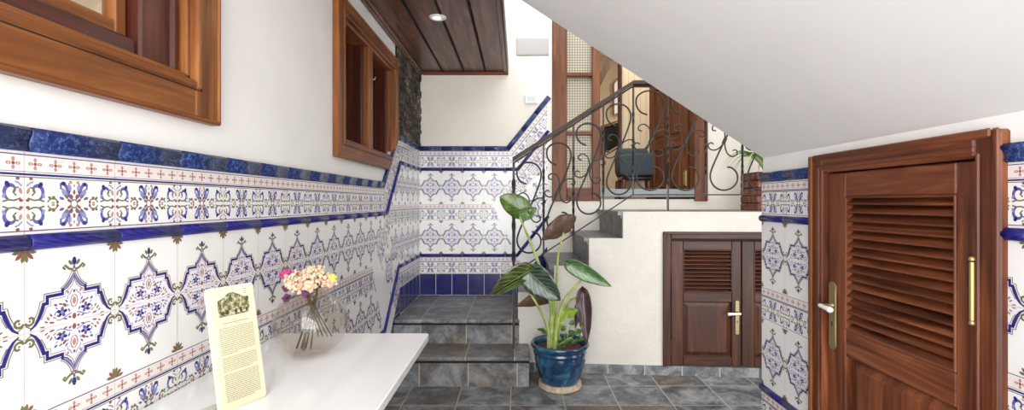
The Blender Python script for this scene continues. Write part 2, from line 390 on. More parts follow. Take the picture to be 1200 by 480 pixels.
def motif():
    q = []
    S = lambda pts: [(x/.95, y/.89) for x, y in pts]
    fr = S([(.0005, .101), (.004, .091), (.010, .081), (.017, .0735), (.025, .069)])
    lo = S([(.0635, .048), (.0675, .035), (.073, .022), (.080, .011), (.090, .003)])
    for w_ in ([(0, 0), (.082, .004), (.070, .022), (.064, .040)], [(0, 0), (.064, .040), (.062, .048), (.055, .048)], [(0, 0), (.055, .048), (.055, .060), (.025, .061)], [(0, 0), (.025, .061), (.017, .069), (.008, .080), (0, .094)]):
        q += [('ink_wash', 0, S(w_))]
    q += stroke(fr, [.004, .007, .009, .009, .007], 'ink_grey') + stroke(fr, .0026, 'ink_lavender', 2)
    for (x0, y0, x1, y1) in ((.0225, .0575, .0285, .072), (.0225, .0575, .0600, .0640), (.0535, .0450, .0600, .0640), (.0535, .0445, .0670, .0510)):
        q += [('ink_cobalt', 2, S([(x0, y0), (x1, y0), (x1, y1), (x0, y1)]))]
    for (x0, y0, x1, y1) in ((.0285, .0660, .0620, .0678), (.0620, .0530, .0638, .0678), (.0620, .0530, .0705, .0546)):
        q += [('ink_olive', 1, S([(x0, y0), (x1, y0), (x1, y1), (x0, y1)]))]
    q += stroke(lo, [.008, .010, .009, .006, .003], 'ink_grey') + stroke(lo, [.0065, .006, .005, .0035, .002], 'ink_cobalt', 2)
    q += stroke([(x+.0055, y+.004) for x, y in fr], .0018, 'ink_olive', 1)+stroke(S([(.0705, .0535), (.0735, .040), (.079, .027), (.086, .016)]), .0020, 'ink_olive', 1)
    q += stroke([(max(x-.006, .0003), y-.005) for x, y in fr]+S([(.0195, .054), (.050, .054), (.050, .042), (.0585, .0415), (.062, .031), (.069, .018)]), .0016, 'ink_brown', 3)
    # interior
    q += stroke([(.001, .062), (.006, .057), (.0085, .048), (.006, .038), (.001, .033)], .0022, 'ink_brown')
    q += ell(0, .048, .0045, .009, 'ink_terra') + ell(0, .070, .003, .004, 'ink_brown')
    for a in range(5):
        q += ell(.028+.0072*math.cos(a*1.257+.4), .027+.0072*math.sin(a*1.257+.4), .0056, .0040, 'ink_blue' if a % 2 else 'ink_cobalt', a*1.257+.4, 2, 6)
    q += ell(.028, .027, .003, .003, 'ink_lavender', 0, 3, 6)
    q += stroke([(.006, .020), (.014, .018), (.022, .013), (.032, .010), (.040, .012)], .0022, 'ink_blue')
    q += ell(.0, .012, .005, .0075, 'ink_brown', 0, 2, 6) + ell(.022, .042, .0062, .0036, 'ink_brown', .8, 2, 6) + ell(.042, .046, .0045, .003, 'ink_blue', .6, 2, 6) + ell(.058, .020, .0055, .003, 'ink_terra', .9, 2, 6) + ell(.015, .070, .003, .005, 'ink_terra', -.5, 2, 6)
    q += ell(.010, .012, .004, .0028, 'ink_brown', .5, 2, 6) + ell(.044, .018, .005, .0022, 'ink_terra', .5, 2, 6)
    q += ell(.050, .009, .0065, .0024, 'ink_brown', .2, 2, 6) + ell(.062, .013, .0045, .002, 'ink_brown', .6, 2, 6) + ell(.070, .004, .006, .0016, 'ink_brown', .1, 2, 6)
    q += ell(.015, .040, .0035, .002, 'ink_lavender', 1, 2, 6) + ell(.040, .038, .004, .002, 'ink_lavender', .6, 2, 6)
    for (x, y, a_) in ((.018, .050, .9), (.031, .046, .4), (.020, .010, .2), (.036, .020, .5), (.052, .026, 1.0), (.012, .028, 1.2)):
        q += ell(x, y, .0050, .0022, 'ink_brown' if x > .03 else 'ink_blue', a_, 2, 6)
    q += stroke([(.004, .075), (.009, .066), (.016, .060), (.014, .054)], .0026, 'ink_lavender') + stroke([(.036, .032), (.042, .029), (.044, .023)], .0026, 'ink_blue')
    # finial
    q += ell(0, .1165, .006, .0022, 'ink_brown', 0, 2, 6)
    q += stroke([(.002, .121), (.007, .121), (.013, .124), (.021, .132), (.0255, .127), (.020, .1225)], .0056, 'ink_olive')
    q += stroke([(.0, .122), (.0, .130)], .005, 'ink_grey') + ell(0, .140, .0052, .0105, 'ink_cobalt', 0, 2, 6) + ell(.009, .137, .0038, .0075, 'ink_olive', -.6, 2, 6)
    q = [(m, l, [(x*.95, y*.89) for x, y in p]) for m, l, p in q]
    # side scrolls
    q += stroke(spiral(.0895, .0225, .0105, .0035, -.4, -5.4, 10), [.0048]*11, 'ink_olive')
    q += stroke([(.084, .006), (.090, .008), (.098, .013)], .0022, 'ink_olive') + ell(.0905, .021, .0022, .0022, 'ink_brown', 0, 3, 6)
    # corner rosette
    for a, m in ((3.35, 'ink_olive'), (3.93, 'ink_brown'), (4.5, 'ink_olive')):
        q += ell(.1+.012*math.cos(a), .155+.013*math.sin(a), .0115, .004, m, a, 2, 6)
    q += ell(.096, .151, .003, .003, 'ink_brown', 0, 3, 6)
    art = four(q)
    g = [('grout', 0, [(.0987, -.155), (.1, -.155), (.1, .155), (.0987, .155)]), ('grout', 0, [(-.1, -.155), (-.0987, -.155), (-.0987, .155), (-.1, .155)]),
         ('grout', 0, [(-.1, -.0012), (.1, -.0012), (.1, .0012), (-.1, .0012)])]
    return g + art
def greca():
    a = []
    H1 = .5*.2
    def line(y, w, m, l=1): return [(m, l, [(-H1, y-w/2), (H1, y-w/2), (H1, y+w/2), (-H1, y+w/2)])]
    a += line(-.006, .0022, 'ink_mauve') + line(-.0225, .026, 'ink_pinkwash', 0) + line(-.0375, .0012, 'ink_brown') + line(-.0425, .0042, 'ink_cobalt') + line(-.0475, .002, 'ink_olive') + line(-.1485, .0022, 'ink_mauve')
    for k in range(5):
        u = -.08+.04*k
        for dx, dy in ((.0085, 0), (-.0085, 0), (0, .0075), (0, -.0075)):
            a += ell(u+dx, -.0225+dy, .0052 if dx else .0034, .0034 if dx else .0045, 'ink_terra', 0, 2, 6)
        a += ell(u, -.0225, .0035, .0035, 'ink_brown', 0, 3, 6) + ell(u+.0085, -.0225, .0018, .0014, 'ink_pinkwash', 0, 3, 4) + ell(u-.0085, -.0225, .0018, .0014, 'ink_pinkwash', 0, 3, 4)
    q = []
    q += stroke([(.004, .008), (.012, .016), (.015, .028), (.022, .038), (.029, .036), (.029, .028), (.024, .026)], [.003, .006, .007, .007, .006, .004, .003], 'ink_blue')
    q += ell(.021, .020, .009, .0055, 'ink_lavender', .9) + ell(.010, .030, .004, .007, 'ink_lavender', -.3) + ell(.027, .010, .006, .003, 'ink_blue', .3, 2, 6)
    q += ell(.024, .037, .005, .004, 'ink_cobalt', .5, 3, 6)
    q += ell(0, .022, .003, .005, 'ink_brown', 0, 2, 6) + ell(0, .034, .002, .003, 'ink_terra', 0, 2, 6) + ell(.011, .006, .005, .003, 'ink_brown', .5, 2, 6)
    q += stroke(spiral(.0, .0, .0075, .0075, 0, PI/2, 4), .0025, 'ink_olive')
    q += stroke([(.034, .003), (.040, .009), (.050, .009), (.056, .003)], .0028, 'ink_olive') + ell(.036, .003, .003, .003, 'ink_brown', 0, 2, 6) + ell(.045, .002, .004, .002, 'ink_terra', 0, 2, 6)
    q += stroke(spiral(.078, .022, .016, .004, 4.4, -.6, 12), [.003, .005, .006, .0065, .007, .007, .0065, .006, .005, .004, .003, .003, .002], 'ink_blue')
    q += ell(.070, .033, .006, .0045, 'ink_cobalt', 2.2, 3, 6) + ell(.064, .014, .005, .003, 'ink_lavender', 1.2, 2, 6)
    q += stroke([(.062, .004), (.072, .007), (.082, .006), (.094, .010)], .003, 'ink_olive') + ell(.093, .022, .0032, .006, 'ink_terra', .3, 2, 6) + ell(.094, .006, .004, .003, 'ink_brown', 0, 2, 6)
    q += stroke([(.096, .030), (.089, .036), (.083, .038)], .003, 'ink_lavender')
    q += ell(.006, .014, .0048, .0032, 'ink_brown', .9, 2, 6)+ell(.017, .013, .0052, .0030, 'ink_olive', .7, 3, 6)+ell(.008, .040, .0040, .0030, 'ink_terra', .3, 2, 6)
    q += stroke([(.010, .020), (.008, .030), (.012, .038)], .0026, 'ink_cobalt')+stroke([(.086, .014), (.080, .020), (.083, .027), (.090, .028)], .003, 'ink_olive')+ell(.088, .043, .004, .003, 'ink_brown', 0, 2, 6)
    q += ell(.052, .011, .004, .0026, 'ink_olive', .5, 2, 6)+ell(.044, .012, .004, .0024, 'ink_olive', 0, 2, 6)
    a += [(m, l, [(x, y*1.10-.0978) for x, y in p]) for m, l, p in four(q)]
    a += [('grout', 0, [(H1-.0013, -.155), (H1, -.155), (H1, 0), (H1-.0013, 0)]), ('grout', 0, [(-H1, -.155), (-H1+.0013, -.155), (-H1+.0013, 0), (-H1, 0)])]
    return a
MOTIF = sorted(motif(), key=lambda a: a[1]); GRECA = sorted(greca(), key=lambda a: a[1])
def area2(p): return sum(p[i][0]*p[(i+1) % len(p)][1]-p[(i+1) % len(p)][0]*p[i][1] for i in range(len(p)))
def clip(poly, reg):
    out = poly
    n = len(reg)
    for i in range(n):
        ax, ay = reg[i]; bx, by = reg[(i+1) % n]; ex, ey = bx-ax, by-ay
        inp = out; out = []
        if not inp: return out
        ds = [ex*(y-ay)-ey*(x-ax) for x, y in inp]
        for k in range(len(inp)):
            d0, d1 = ds[k], ds[(k+1) % len(inp)]; p, q = inp[k], inp[(k+1) % len(inp)]
            if d0 >= 0: out.append(p)
            if (d0 >= 0) != (d1 >= 0):
                t = d0/(d0-d1); out.append((p[0]+(q[0]-p[0])*t, p[1]+(q[1]-p[1])*t))
    return out
def place_art(mb, fn, art, org, ang, reg, sv=1.0):
    """org: wall point of art origin; ang: rotation; reg: convex ccw region in wall coordinates"""
    c, s = math.cos(ang), math.sin(ang)
    def T(p): return (org[0]+p[0]*c-p[1]*sv*s, org[1]+p[0]*s+p[1]*sv*c)
    bb = [T(p) for p in ((-.1, -.156), (.1, -.156), (.1, .156), (-.1, .156))]
    if len(clip(bb, reg)) < 3: return
    for ix_, (m, l, poly) in enumerate(art):
        q = [T(p) for p in poly]
        q2 = clip(q, reg)
        if len(q2) >= 3 and abs(area2(q2)) > 1e-8:
            mb.face([fn(x, y, .0005+1.3e-6*ix_) for x, y in q2], m)
def ccw(p): return p if area2(p) > 0 else p[::-1]

BANDS = [('cap', 0, .045), ('greca', .045, .2), ('list', .2, .23), ('main', .23, .54), ('greca', .54, .695), ('main', .695, 1.005), ('list', 1.005, 1.035), ('greca', 1.035, 1.19), ('blue', 1.19, 1.39)]
def sweep(mb, fn, path, prof, mat, tile=.2, start=0.0):
    """molding along wall path (list of (s,t)), prof: list of (perp, out); split into pieces with joints"""
    # mitred vertices
    n = len(path); dirs = []
    for i in range(n-1):
        dx, dy = path[i+1][0]-path[i][0], path[i+1][1]-path[i][1]; L = math.hypot(dx, dy); dirs.append((dx/L, dy/L, L))
    for i in range(n-1):
        dx, dy, L = dirs[i]; nx, ny = -dy, dx
        def end(p, i0, i1):
            if i1 < 0 or i1 >= n-1: return 0
            ox, oy, _ = dirs[i1]
            # mitre slope: tangent shift per unit perp
            ca = dx*ox+dy*oy; sa = (dx*oy-dy*ox)*(1 if i1 > i0 else -1)
            return math.tan(math.atan2(sa, ca)/2)*(-1 if i1 > i0 else 1)
        k0 = end(None, i, i-1); k1 = end(None, i, i+1)
        cuts = [0]
        u = (start if i == 0 else tile)
        if u <= .01: u = tile
        while u < L-.03: cuts.append(u); u += tile
        cuts.append(L)
        for a, b in zip(cuts[:-1], cuts[1:]):
            a2 = a+(.0018 if a > 0 else 0); b2 = b-(.0018 if b < L else 0)
            def ring(u, k, o=0):
                return [fn(path[i][0]+dx*(u+k*pp)+nx*pp, path[i][1]+dy*(u+k*pp)+ny*pp, max(oo-o, 0)) for pp, oo in prof]
            ka = k0 if a == 0 else 0; kb = k1 if b == L else 0
            rows = [ring(a2, ka, .003), ring(a2+.0015, ka), ring(b2-.0015, kb), ring(b2, kb, .003)]
            mb.grid(rows, mat, smooth=True)
            mb.face(rows[0], mat); mb.face(rows[-1][::-1], mat)
CAP = [(.0, 0), (.0, .012), (-.006, .017), (-.012, .0165), (-.028, .010), (-.033, .0095), (-.040, .012), (-.045, .006), (-.045, 0)]
LIS = [(.0, .0), (.0, .006), (-.005, .013), (-.011, .0165), (-.019, .0165), (-.025, .013), (-.030, .006), (-.030, 0)]
def blue_grid(mb, fn, reg, s_off, z0):
    mb.face([fn(x, y, 0) for x, y in reg], 'cobalt_tile')
    xs = [p[0] for p in reg]
    k = math.floor((min(xs)-s_off)/.151)
    while s_off+k*.151 < max(xs)+.01:
        u = s_off+k*.151
        q = clip([(u-.0016, -1), (u+.0016, -1), (u+.0016, 3), (u-.0016, 3)], reg)
        if len(q) >= 3: mb.face([fn(x, y, .0005) for x, y in q], 'tile_white')
        k += 1
    ts = [p[1] for p in reg]
    for j in range(-1, 8):
        t = z0+.2*j
        if t < min(ts)-.001 or t > max(ts)+.001: continue
        q = clip([(-2, t-.0016), (9, t-.0016), (9, t+.0016), (-2, t+.0016)], reg)
        if len(q) >= 3: mb.face([fn(x, y, .0005) for x, y in q], 'tile_white')
def dado(mb, fn, s0, s1, base, joint, ramp=None, blue_off=0, cut=None):
    """ramp=(sa, sb, rise): top line starts rising at sa to sb. cut: limit of s for everything"""
    T = base+1.39
    if ramp:
        sa, sb, rise, dlow = ramp; m = rise/(sb-sa); th = math.atan(m); cs = math.cos(th)
        diag_t = lambda s, d: T+(s-sa)*m-d/cs
        inv = lambda t, d: sa+(t-T+d/cs)/m
        pair = [(0, 0), (.045, .045), (.2, .2), (.23, .23), (.54, .23), (.695, .385), (1.005, dlow), (1.035, dlow+.03), (1.19, dlow+.185)]
        D = dict(pair)
        BL = {d: inv(T-d, e) for d, e in pair}
        BR = {d: inv(T+rise-d, e) for d, e in pair}
    def flat(lo, hi, TT, left, right):
        for nm, d0, d1 in BANDS:
            a0, a1 = left(d0), left(d1) if d1 in (BL if ramp else {}) or not ramp else left(d0)
            b0, b1 = right(d0), right(d1) if d1 in (BL if ramp else {}) or not ramp else right(d0)
            reg = ccw([(a0, TT-d0), (b0, TT-d0), (b1, TT-d1), (a1, TT-d1)])
            if nm in ('cap', 'list'): continue
            if nm == 'blue': blue_grid(mb, fn, reg, blue_off, TT-1.39); continue
            mb.face([fn(x, y, 0) for x, y in reg], 'tile_white')
            art = GRECA if nm == 'greca' else MOTIF
            k0 = math.floor((lo-.5-joint)/.2); k = k0
            while joint+k*.2 < hi+.5:
                u = joint+(k+.5)*.2
                place_art(mb, fn, art, (u, TT-d0 if nm == 'greca' else TT-(d0+d1)/2), 0, reg); k += 1
    trims = []
    if not ramp:
        flat(s0, s1, T, lambda d: s0, lambda d: s1)
        trims = [('cap', [(s0, T), (s1, T)]), ('list', [(s0, T-.2), (s1, T-.2)]), ('list', [(s0, T-1.005), (s1, T-1.005)])]
        return trims
    getL = lambda d: BL.get(d, BL[1.19]); getR = lambda d: BR.get(d, BR[1.19])
    flat(s0, sa, T, lambda d: s0, getL)
    if cut is None: flat(sb, s1, T+rise, getR, lambda d: s1)
    # diagonal part
    def endpt(d, e):
        if cut is None: return (BR[d], T+rise-d)
        return (cut, diag_t(cut, e))
    for nm, d0, d1 in BANDS:
        if nm in ('cap', 'list', 'blue'): continue
        if (nm, d0) == ('main', .23): continue
        e0, e1 = D[d0], D[d1]
        reg = ccw([(BL[d0], T-d0), endpt(d0, e0), endpt(d1, e1), (BL[d1], T-d1)])
        mb.face([fn(x, y, 0) for x, y in reg], 'tile_white')
        art = GRECA if nm == 'greca' else MOTIF
        e = e0 if nm == 'greca' else (e0+e1)/2
        for k in range(-2, 12):
            L = (k+.5)*.2-.02
            ps = (sa+L*cs+e*math.sin(th), T+L*math.sin(th)-e*cs)
            place_art(mb, fn, art, ps, th, reg)
    lp = (BL[1.19], T-1.19); rp = endpt(1.19, dlow+.185)
    bot = base if cut is None else base
    zb = 0.0 if cut is None else base
    reg = ccw([lp, rp, (rp[0], zb), (lp[0], zb)])
    blue_grid(mb, fn, reg, blue_off, base)
    if cut is None:
        # below the right flat part down to the lower floor is hidden by the steps
        pass
    for nm, d, e in (('cap', 0, 0), ('list', .2, .2), ('list', 1.005, dlow)):
        path = [(s0, T-d), (BL[d], T-d), endpt(d, e)]
        if cut is None: path.append((s1, T+rise-d))
        trims.append((nm, path))
    return trims

XL = -.92; YB = 4.48; XR = 1.17; YR = 2.293
# ------------------------------------------------------------------ floor, ceiling
mb = MB(); mb.box((-1.1, -.9, -.06), (2.7, 4.0, 0), 'slate_floor')
struct(mb.build('floor'), 'dark grey slate tiled floor with pale grout', 'floor')
# left wall
TN = [0]
def trims(fn, lst, where):
    cnt = {}
    for nm, path in lst:
        cnt[nm] = cnt.get(nm, 0)+1; lev = '' if nm == 'cap' else ('upper ' if cnt[nm] == 1 else 'lower ')
        mb = MB(); sweep(mb, fn, path, CAP if nm == 'cap' else LIS, 'cobalt_cap' if nm == 'cap' else 'cobalt_rope', .2, START)
        TN[0] += 1
        struct(mb.build('trim_%d' % TN[0]), lev+('mottled blue capping rail' if nm == 'cap' else 'cobalt blue half round rope tile rail')+' '+where, 'tile rail')
fnL = lambda s, t, o: (XL+o, s, t)
START = 0.0
def plaster_wall(mb, fn, s0, s1, t0, t1, holes, mat, depth):
    ss = sorted(set([s0, s1]+[h[0] for h in holes]+[h[1] for h in holes])); ts = sorted(set([t0, t1]+[h[2] for h in holes]+[h[3] for h in holes]))
    for a, b in zip(ss[:-1], ss[1:]):
        for c, d in zip(ts[:-1], ts[1:]):
            if any(h[0] <= a and b <= h[1] and h[2] <= c and d <= h[3] for h in holes): continue
            mb.face([fn(a, c, 0), fn(b, c, 0), fn(b, d, 0), fn(a, d, 0)], mat)
            mb.face([fn(a, c, -depth), fn(b, c, -depth), fn(b, d, -depth), fn(a, d, -depth)], mat)
    for h in holes+[(s0, s1, t0, t1)]:
        a, b, c, d = h[:4]
        mb.face([fn(a, c, 0), fn(a, d, 0), fn(a, d, -depth), fn(a, c, -depth)], mat); mb.face([fn(b, c, 0), fn(b, d, 0), fn(b, d, -depth), fn(b, c, -depth)], mat)
        mb.face([fn(a, c, 0), fn(b, c, 0), fn(b, c, -depth), fn(a, c, -depth)], mat); mb.face([fn(a, d, 0), fn(b, d, 0), fn(b, d, -depth), fn(a, d, -depth)], mat)
mb = MB()
fnLp = lambda s, t, o: (XL-.006+o, s, t)
W1 = (.36, 1.375, 1.54, 2.55); W2 = (2.46, 3.50, 1.55, 2.24)
plaster_wall(mb, fnLp, -.71, YB+.15, 0, 3.3, [W1, W2], 'plaster_white', .22)
LT = dado(mb, fnL, -.71, YB, 0, .89, ramp=(3.24, 3.63, .385, .735), blue_off=YB)
wl = struct(mb.build('wall_left'), 'white plaster wall with blue patterned tile dado and two windows', 'wall')
START = .2
trims(fnL, [(n, p) for n, p in LT], 'on the left wall')

# stone patch on the left wall
mb = MB(); mb.box((XL-.004, 3.60, 1.76), (XL+.004, YB, 2.46), 'mortar_dark')
random.seed(3)
z = 1.765
while z < 2.46:
    y = 3.60 + random.uniform(0, .02); hh = random.uniform(.035, .09)
    while y < YB-.03:
        ww = min(random.uniform(.035, .13), YB-.004-y); h2 = min(hh*random.uniform(.8, 1.1), 2.462-z)
        cy, cz = y+ww/2, z+h2/2; n = random.randint(6, 9); dep = random.uniform(.008, .024)
        out = []; inn = []
        for k in range(n):
            a = 2*PI*k/n+random.uniform(-.25, .25); r = random.uniform(.85, 1.12)
            sy = max(-1, min(1, 1.25*math.cos(a)*r)); sz = max(-1, min(1, 1.25*math.sin(a)*r))
            out.append((XL+.003, cy+sy*ww*.48, cz+sz*h2*.48)); inn.append((XL+dep*random.uniform(.75, 1.1), cy+sy*ww*.36, cz+sz*h2*.36))
        top = (XL+dep*1.15, cy, cz)
        mb.grid([out, inn], 'lava_stone', closed=True, smooth=False)
        for k in range(n): mb.face([inn[k], inn[(k+1) % n], top], 'lava_stone')
        y += ww*random.uniform(.9, 1.0)
    z += hh*.95
struct(mb.build('wall_stone'), 'dark rough lava stone masonry beside the far window', 'stone wall')

# ------------------------------------------------------------------ back wall (upper, plane y = YB)
fnB = lambda s, t, o: (s, YB-.006-o, t)
fnBp = lambda s, t, o: (s, YB-o, t)
mb = MB(); OP = (.34, 1.76, 1.28, 3.2)
plaster_wall(mb, fnBp, -1.15, 2.7, 0, 3.6, [OP], 'plaster_back', .12)
BT = dado(mb, fnB, XL, .26, .385, XL, ramp=(-.104, .26, .4577, .695), blue_off=XL, cut=.274)
struct(mb.build('wall_back'), 'cream plaster back wall with patterned tile dado rising to the right', 'wall')
START = .2
trims(fnB, BT, 'on the back wall')

# ------------------------------------------------------------------ right wall block
fnR = lambda s, t, o: (XR-o, s, t)
fnRp = lambda s, t, o: (XR+.006-o, s, t)
DR = (1.19, 1.84, .04, 1.385)
mb = MB()
plaster_wall(mb, fnRp, -.71, YR, 0, 1.6, [DR], 'plaster_white', .14)
dtr = []
T1 = dado(mb, fnR, 1.872, YR, 0, YR)
T2 = dado(mb, fnR, -.31, 1.152, 0, YR)
struct(mb.build('wall_right'), 'low wall under the stairs with tile dado and wooden door', 'wall')
START = .0
for L in (T1, T2):
    LL = [(n, [(p[-1][0], p[-1][1]), (p[0][0], p[0][1])]) for n, p in L]
    # reversed path: profile perp must still point down
    for q_, (nm, path) in enumerate(LL):
        lev = ('', 'upper ', 'lower ')[q_]
        mb = MB(); a, b = path[1], path[0]
        sweep(mb, fnR, [a, b], CAP if nm == 'cap' else LIS, 'cobalt_cap' if nm == 'cap' else 'cobalt_rope', .2, (YR-a[0]) % .2)
        TN[0] += 1
        struct(mb.build('trim_%d' % TN[0]), lev+('mottled blue capping rail' if nm == 'cap' else 'cobalt blue half round rope tile rail')+(' left of the large louvred door' if L is T1 else ' right of the large louvred door'), 'tile rail')

# sloping soffit
mb = MB(); k = .655
poly = [(-.35, 1.463+(XR+.35)*k), (XR+.02, 1.463-.02*k), (2.0, 1.463-.02*k-.02), (2.0, 1.64), (XR+.02, 1.463+.16), (-.35, 1.463+(XR+.35)*k+.19)]
poly = [(-.35, 1.463+(XR+.35)*k), (XR+.006, 1.463), (1.32, 1.463), (1.32, 1.62), (-.35, 1.463+(XR+.35)*k+.26)]
mb.prism(poly, lambda u, v, d: (u, d, v), 'plaster_soffit', -.7, YR)
struct(mb.build('ceiling_slope'), 'smooth white sloping underside of the upper staircase', 'ceiling')

mb = MB(); mb.prism([(-1.15, 2.62), (-.35, 2.62), (-.35, 2.70), (2.7, .9+1.0), (2.7, 3.6), (-1.15, 3.6)], lambda u, v, d: (u, d, v), 'plaster_white', YR-.12, YR-.02)  # unseen slab added to keep front sky light off the back wall
struct(mb.build('sky_block_upper'), 'white light-blocking panel added out of view above the sloping soffit', 'wall')
# timber ceiling
mb = MB()
for k in range(4):
    x0 = XL+.02+.199*k; mb.box((x0+.002, 1.2, 2.47), (x0+.197, YB, 2.49), 'wood_dark', .009)
mb.box((XL-.006, 1.2, 2.482), (-.1, YB, 2.53), 'wood_dark')
for k in range(4): mb.box((XL+.019+.199*(k)-.003, 1.2, 2.466), (XL+.019+.199*k+.003, YB, 2.484), 'groove_dark')
struct(mb.build('ceiling'), 'dark varnished plank ceiling', 'ceiling')
mb = MB()
mb.box((XL, 1.2, 2.448), (XL+.03, YB, 2.474), 'wood_dark', .006); mb.box((XL, 1.2, 2.43), (XL+.018, YB, 2.452), 'wood_dark', .004)
mb.box((-.135, 1.2, 2.455), (-.105, YB, 2.56), 'wood_dark', .005); mb.box((-.105, 1.2, 2.462), (-.09, YB, 2.60), 'wood_brown', .004)
struct(mb.build('trim_ceiling_side'), 'dark crown moulding along the plank ceiling edges', 'moulding')
mb = MB(); mb.box((XL+.03, YB-.028, 2.440), (-.09, YB, 2.470), 'wood_red', .005)
struct(mb.build('trim_ceiling_end'), 'reddish moulding where the plank ceiling meets the back wall', 'moulding')
c = P(513, 21, 3.15)
lt = thing('ceiling_spotlight', 'small round white recessed spotlight in the dark plank ceiling', 'spotlight', (c.x, c.y, 2.47))
mb = MB(); mb.lathe([(.056, 0), (.056, -.004), (.050, -.008), (.040, -.008), (.036, -.002), (.036, .004)], (c.x, c.y, 2.47), 'paint_white', 32); mb.build('ring', lt)
mb = MB(); mb.lathe([(.0365, -.002), (.02, -.005), (.0001, -.006)], (c.x, c.y, 2.47), 'lamp_glow', 24); mb.build('lens', lt)

# ------------------------------------------------------------------ steps
X1 = .079; X2 = .0
wy = lambda x: 3.55-.0734*max(x, 0)          # the white wall runs slightly out of square
st = sthing('staircase', 'dark slate steps turning up to the right', 'stairs', (-.4, 3.4, 0))
def step(x0, x1, yf, yb, z, z0, tread, riser, name):
    mb = MB()
    mb.box((x0, yf+.012, z0), (x1-.004, yb, z-.032), riser)
    mb.box((x0, yf+.006, z-.062), (x1-.001, yb, z-.048), riser, .003)
    mb.box((x0, yf+.004, z-.042), (x1-.003, yb, z-.0305), 'gap_dark')
    mb.box((x0, yf-.004, z-.030), (x1, yb, z), tread, .009)
    return mb.build(name, st)
step(XL, X1, 3.233, 3.548, .205, 0, 'slate_tread_low', 'slate_riser', 'step')
step(XL, .012, 3.535, YB-.008, .385, 0, 'slate_tread', 'slate_riser_up', 'landing')
levels = [(.0, .585), (.245, .785), (.50, .99), (.745, 1.185)]
for i, (x, z) in enumerate(levels):
    mb = MB(); xe = levels[i+1][0]+.03 if i < 3 else 2.62
    yb = YB-.008; prev = .385 if i == 0 else levels[i-1][1]
    # tread slab follows the wall front, riser faces left
    def slab(xa, xb, za, zb, inset, mat):
        pts = [(xa, wy(xa)+inset), (xb, wy(xb)+inset), (xb, yb), (xa, yb)]
        mb.prism(pts, lambda u, v, d: (u, v, d), mat, za, zb)
    slab(x+.018 if i else x, xe, z-.2, z-.03, .02, 'slate_steps' if i else 'plaster_rough')
    if i: slab(x+.008, x+.10, z-.052, z-.03, .012, 'slate_steps')
    slab(x-(.014 if i else 0), xe, z-.03, z-.001, .004, 'slate_steps')
    mb.build('upper_step', st)
# white stringer wall
DO = (1.085, 2.25, .06, .985)
mb = MB()
fnW = lambda s, t, o: (s, wy(s)-o, t)
outl = [(.0, .0), (2.3, 0), (2.3, 1.183), (.768, 1.183), (.768, .99), (.523, .99), (.523, .783), (.268, .783), (.268, .583), (.0, .583)]
cols = [(.0, .268, .583), (.268, .523, .783), (.523, .768, .988), (.768, DO[0], 1.183)]
mb2 = MB()
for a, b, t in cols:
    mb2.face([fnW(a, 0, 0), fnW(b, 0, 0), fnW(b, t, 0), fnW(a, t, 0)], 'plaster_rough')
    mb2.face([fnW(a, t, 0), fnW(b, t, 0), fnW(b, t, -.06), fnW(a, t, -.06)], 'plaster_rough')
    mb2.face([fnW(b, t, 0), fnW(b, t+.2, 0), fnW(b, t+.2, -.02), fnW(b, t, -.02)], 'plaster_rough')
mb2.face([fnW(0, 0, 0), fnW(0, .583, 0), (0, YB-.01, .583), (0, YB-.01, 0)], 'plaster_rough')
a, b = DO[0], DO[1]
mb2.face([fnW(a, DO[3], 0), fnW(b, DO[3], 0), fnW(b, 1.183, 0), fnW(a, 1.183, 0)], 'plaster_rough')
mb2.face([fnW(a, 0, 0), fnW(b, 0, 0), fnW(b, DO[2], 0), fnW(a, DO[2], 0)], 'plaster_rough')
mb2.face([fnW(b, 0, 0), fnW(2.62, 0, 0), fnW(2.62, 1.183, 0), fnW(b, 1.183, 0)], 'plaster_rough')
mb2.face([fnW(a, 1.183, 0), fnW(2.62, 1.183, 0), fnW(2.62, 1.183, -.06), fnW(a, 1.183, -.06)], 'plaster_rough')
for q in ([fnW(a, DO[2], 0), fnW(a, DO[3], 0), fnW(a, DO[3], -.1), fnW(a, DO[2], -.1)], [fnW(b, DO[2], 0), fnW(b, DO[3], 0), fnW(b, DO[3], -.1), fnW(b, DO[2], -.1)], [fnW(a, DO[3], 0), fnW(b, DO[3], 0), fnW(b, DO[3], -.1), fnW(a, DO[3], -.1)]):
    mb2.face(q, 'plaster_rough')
mb2.face([fnW(a, DO[2], -.1), fnW(b, DO[2], -.1), fnW(b, DO[3], -.1), fnW(a, DO[3], -.1)], 'void_shade')  # shade behind the small door, put in as a near-black face
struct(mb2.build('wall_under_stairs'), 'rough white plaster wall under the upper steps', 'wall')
mb = MB()
pts = [(X1+.0, wy(X1)-.014), (2.3, wy(2.3)-.014), (2.3, wy(2.3)-.001), (X1, wy(X1)-.001)]
mb.prism(pts, lambda u, v, d: (u, v, d), 'slate_skirt', 0, .066)
struct(mb.build('baseboard_back'), 'grey slate skirting along the white wall', 'skirting')
mb = MB(); mb.box((2.62, YR-.2, 0), (2.7, YB, 3.6), 'plaster_back'); struct(mb.build('wall_far_right'), 'cream wall at the far right of the upper landing', 'wall')

